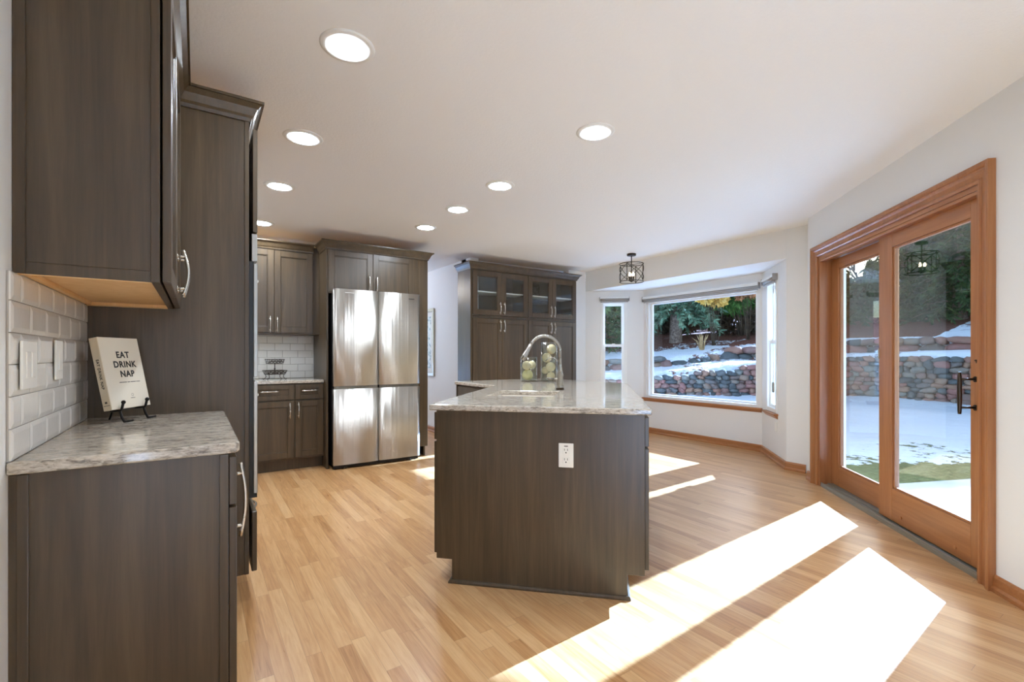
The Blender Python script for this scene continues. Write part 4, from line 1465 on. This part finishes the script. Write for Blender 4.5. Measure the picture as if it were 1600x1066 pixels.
bush(gl(1116, 17.3), 2.3, .8, 2.75, 'golden autumn tree in the upper middle of the picture window', 'yellow', 7, 2600, .085, .11, 'autumn_tree', 'tree', 'trees behind the stone walls', 1.5, True, .35)
bush(gl(1170, 17.8), 1.3, .8, 2.7, 'russet autumn tree at the upper right of the picture window', 'russet', 8, 1500, .08, .11, 'autumn_tree', 'tree', 'trees behind the stone walls', 1.55, True, .35)
spruce(gl(1105, 24.5), 5.6, 1.9, 'dark spruce behind the golden autumn tree', 'hedge', 9, .2, .8, 16)
spruce(gl(1262, 22), 5.2, 2.2, 'dark spruce between the picture window and the sliding door', 'hedge', 10, .2, .6, 16)
spruce(gl(1300, 21), 3.0, 1.7, 'dark spruce hidden mostly behind the far door casing', 'hedge', 11, .2, .5, 16)
spruce(gl(1362, 19.5), 2.5, 1.6, 'dark spruce seen through the left pane of the sliding door', 'hedge', 12, .2, .5, 16)
spruce(gl(1415, 19.5), 5.6, 1.9, 'tall dark spruce at the left of the right door pane', 'hedge', 13, .22, .4, 20)
spruce(gl(1500, 17.0), 5.6, 2.0, 'broad dark spruce in the middle of the right door pane', 'hedge', 16, .22, .4, 20)
# dry ornamental grass clump and its stalks
def clump(loc, h, n, label, seed):
    rnd = random.Random(seed)
    m = MB()
    for i in range(n):
        a = rnd.uniform(0, 2*PI); s_ = rnd.uniform(.1, .55)*h
        e = Vector((s_*cos(a), s_*sin(a), h*rnd.uniform(.5, 1)))
        m.tube([(.05*cos(a), .05*sin(a), -.05), tuple(e*.55+Vector((0, 0, h*.12))), tuple(e)], [.016, .012, .004], 5)
    o = m.build('dry_grass_clump', 'straw', None, fix=False)
    o.location = loc
    return tag(o, label, 'grass clump')
clump(gl(1097, 16.6), .62, 26, 'dry tan grass clump on the snowy slope below the golden tree', 21)

# broad evergreens added up the slope, nearly all unseen, to shade the yard
for i, y in enumerate((-4.5, -2.2, .1, 2.4, 4.6, 6.6)):
    x = 28.6+.6*(i % 2)
    z = ground_z(x, y)
    bush((x, y, z), 4.2, 3.0, (11.55 if y < 3 else 9.4)-z, ['tall broad evergreen high on the slope, outermost to the right', 'tall broad evergreen high on the slope, second from the right', 'tall broad evergreen high on the slope, third from the right',
         'tall broad evergreen high on the slope, fourth from the right', 'tall broad evergreen high on the slope, fifth from the right', 'tall broad evergreen high on the slope, nearest the spruces by the left door pane'][i], 'hedge', 40+i, 5200, .34, .55, 'tall_evergreen', 'tree', 'tall evergreens high on the slope', .2)

# fill light added in the far room, no lamp known there
hl = bpy.data.lights.new('hall_lamp', 'POINT'); hl.energy = 22; hl.shadow_soft_size = .12; hl.color = (1, .93, .86)
ho = bpy.data.objects.new('hall_lamp', hl); ho.location = (1.9, 7.4, 2.3); C.objects.link(ho)

def bare_tree(loc, h, label, seed):
    rnd = random.Random(seed)
    m = MB()
    def grow(p, d, l, r, k):
        e = p+d*l
        m.tube([p, p.lerp(e, .5)+Vector((rnd.uniform(-.05, .05), rnd.uniform(-.05, .05), 0))*l, e], [r, r*.85, r*.65], 5)
        if k == 0: return
        for i in range(3 if k > 2 else 4):
            n = (d+Vector((rnd.uniform(-.9, .9), rnd.uniform(-.9, .9), rnd.uniform(-.25, .6)))).normalized()
            grow(p.lerp(e, rnd.uniform(.55, 1)), n, l*rnd.uniform(.55, .8), r*.6, k-1)
    grow(Vector((0, 0, -.2)), Vector((0, 0, 1)), h*.42, .09, 5)
    o = m.build('bare_tree', 'brush', None, fix=False)
    o.location = loc
    return tag(o, label, 'tree')
bare_tree(gl(1345, 22.5), 4.6, 'bare branching tree against the sky in the top of the left door pane', 5)
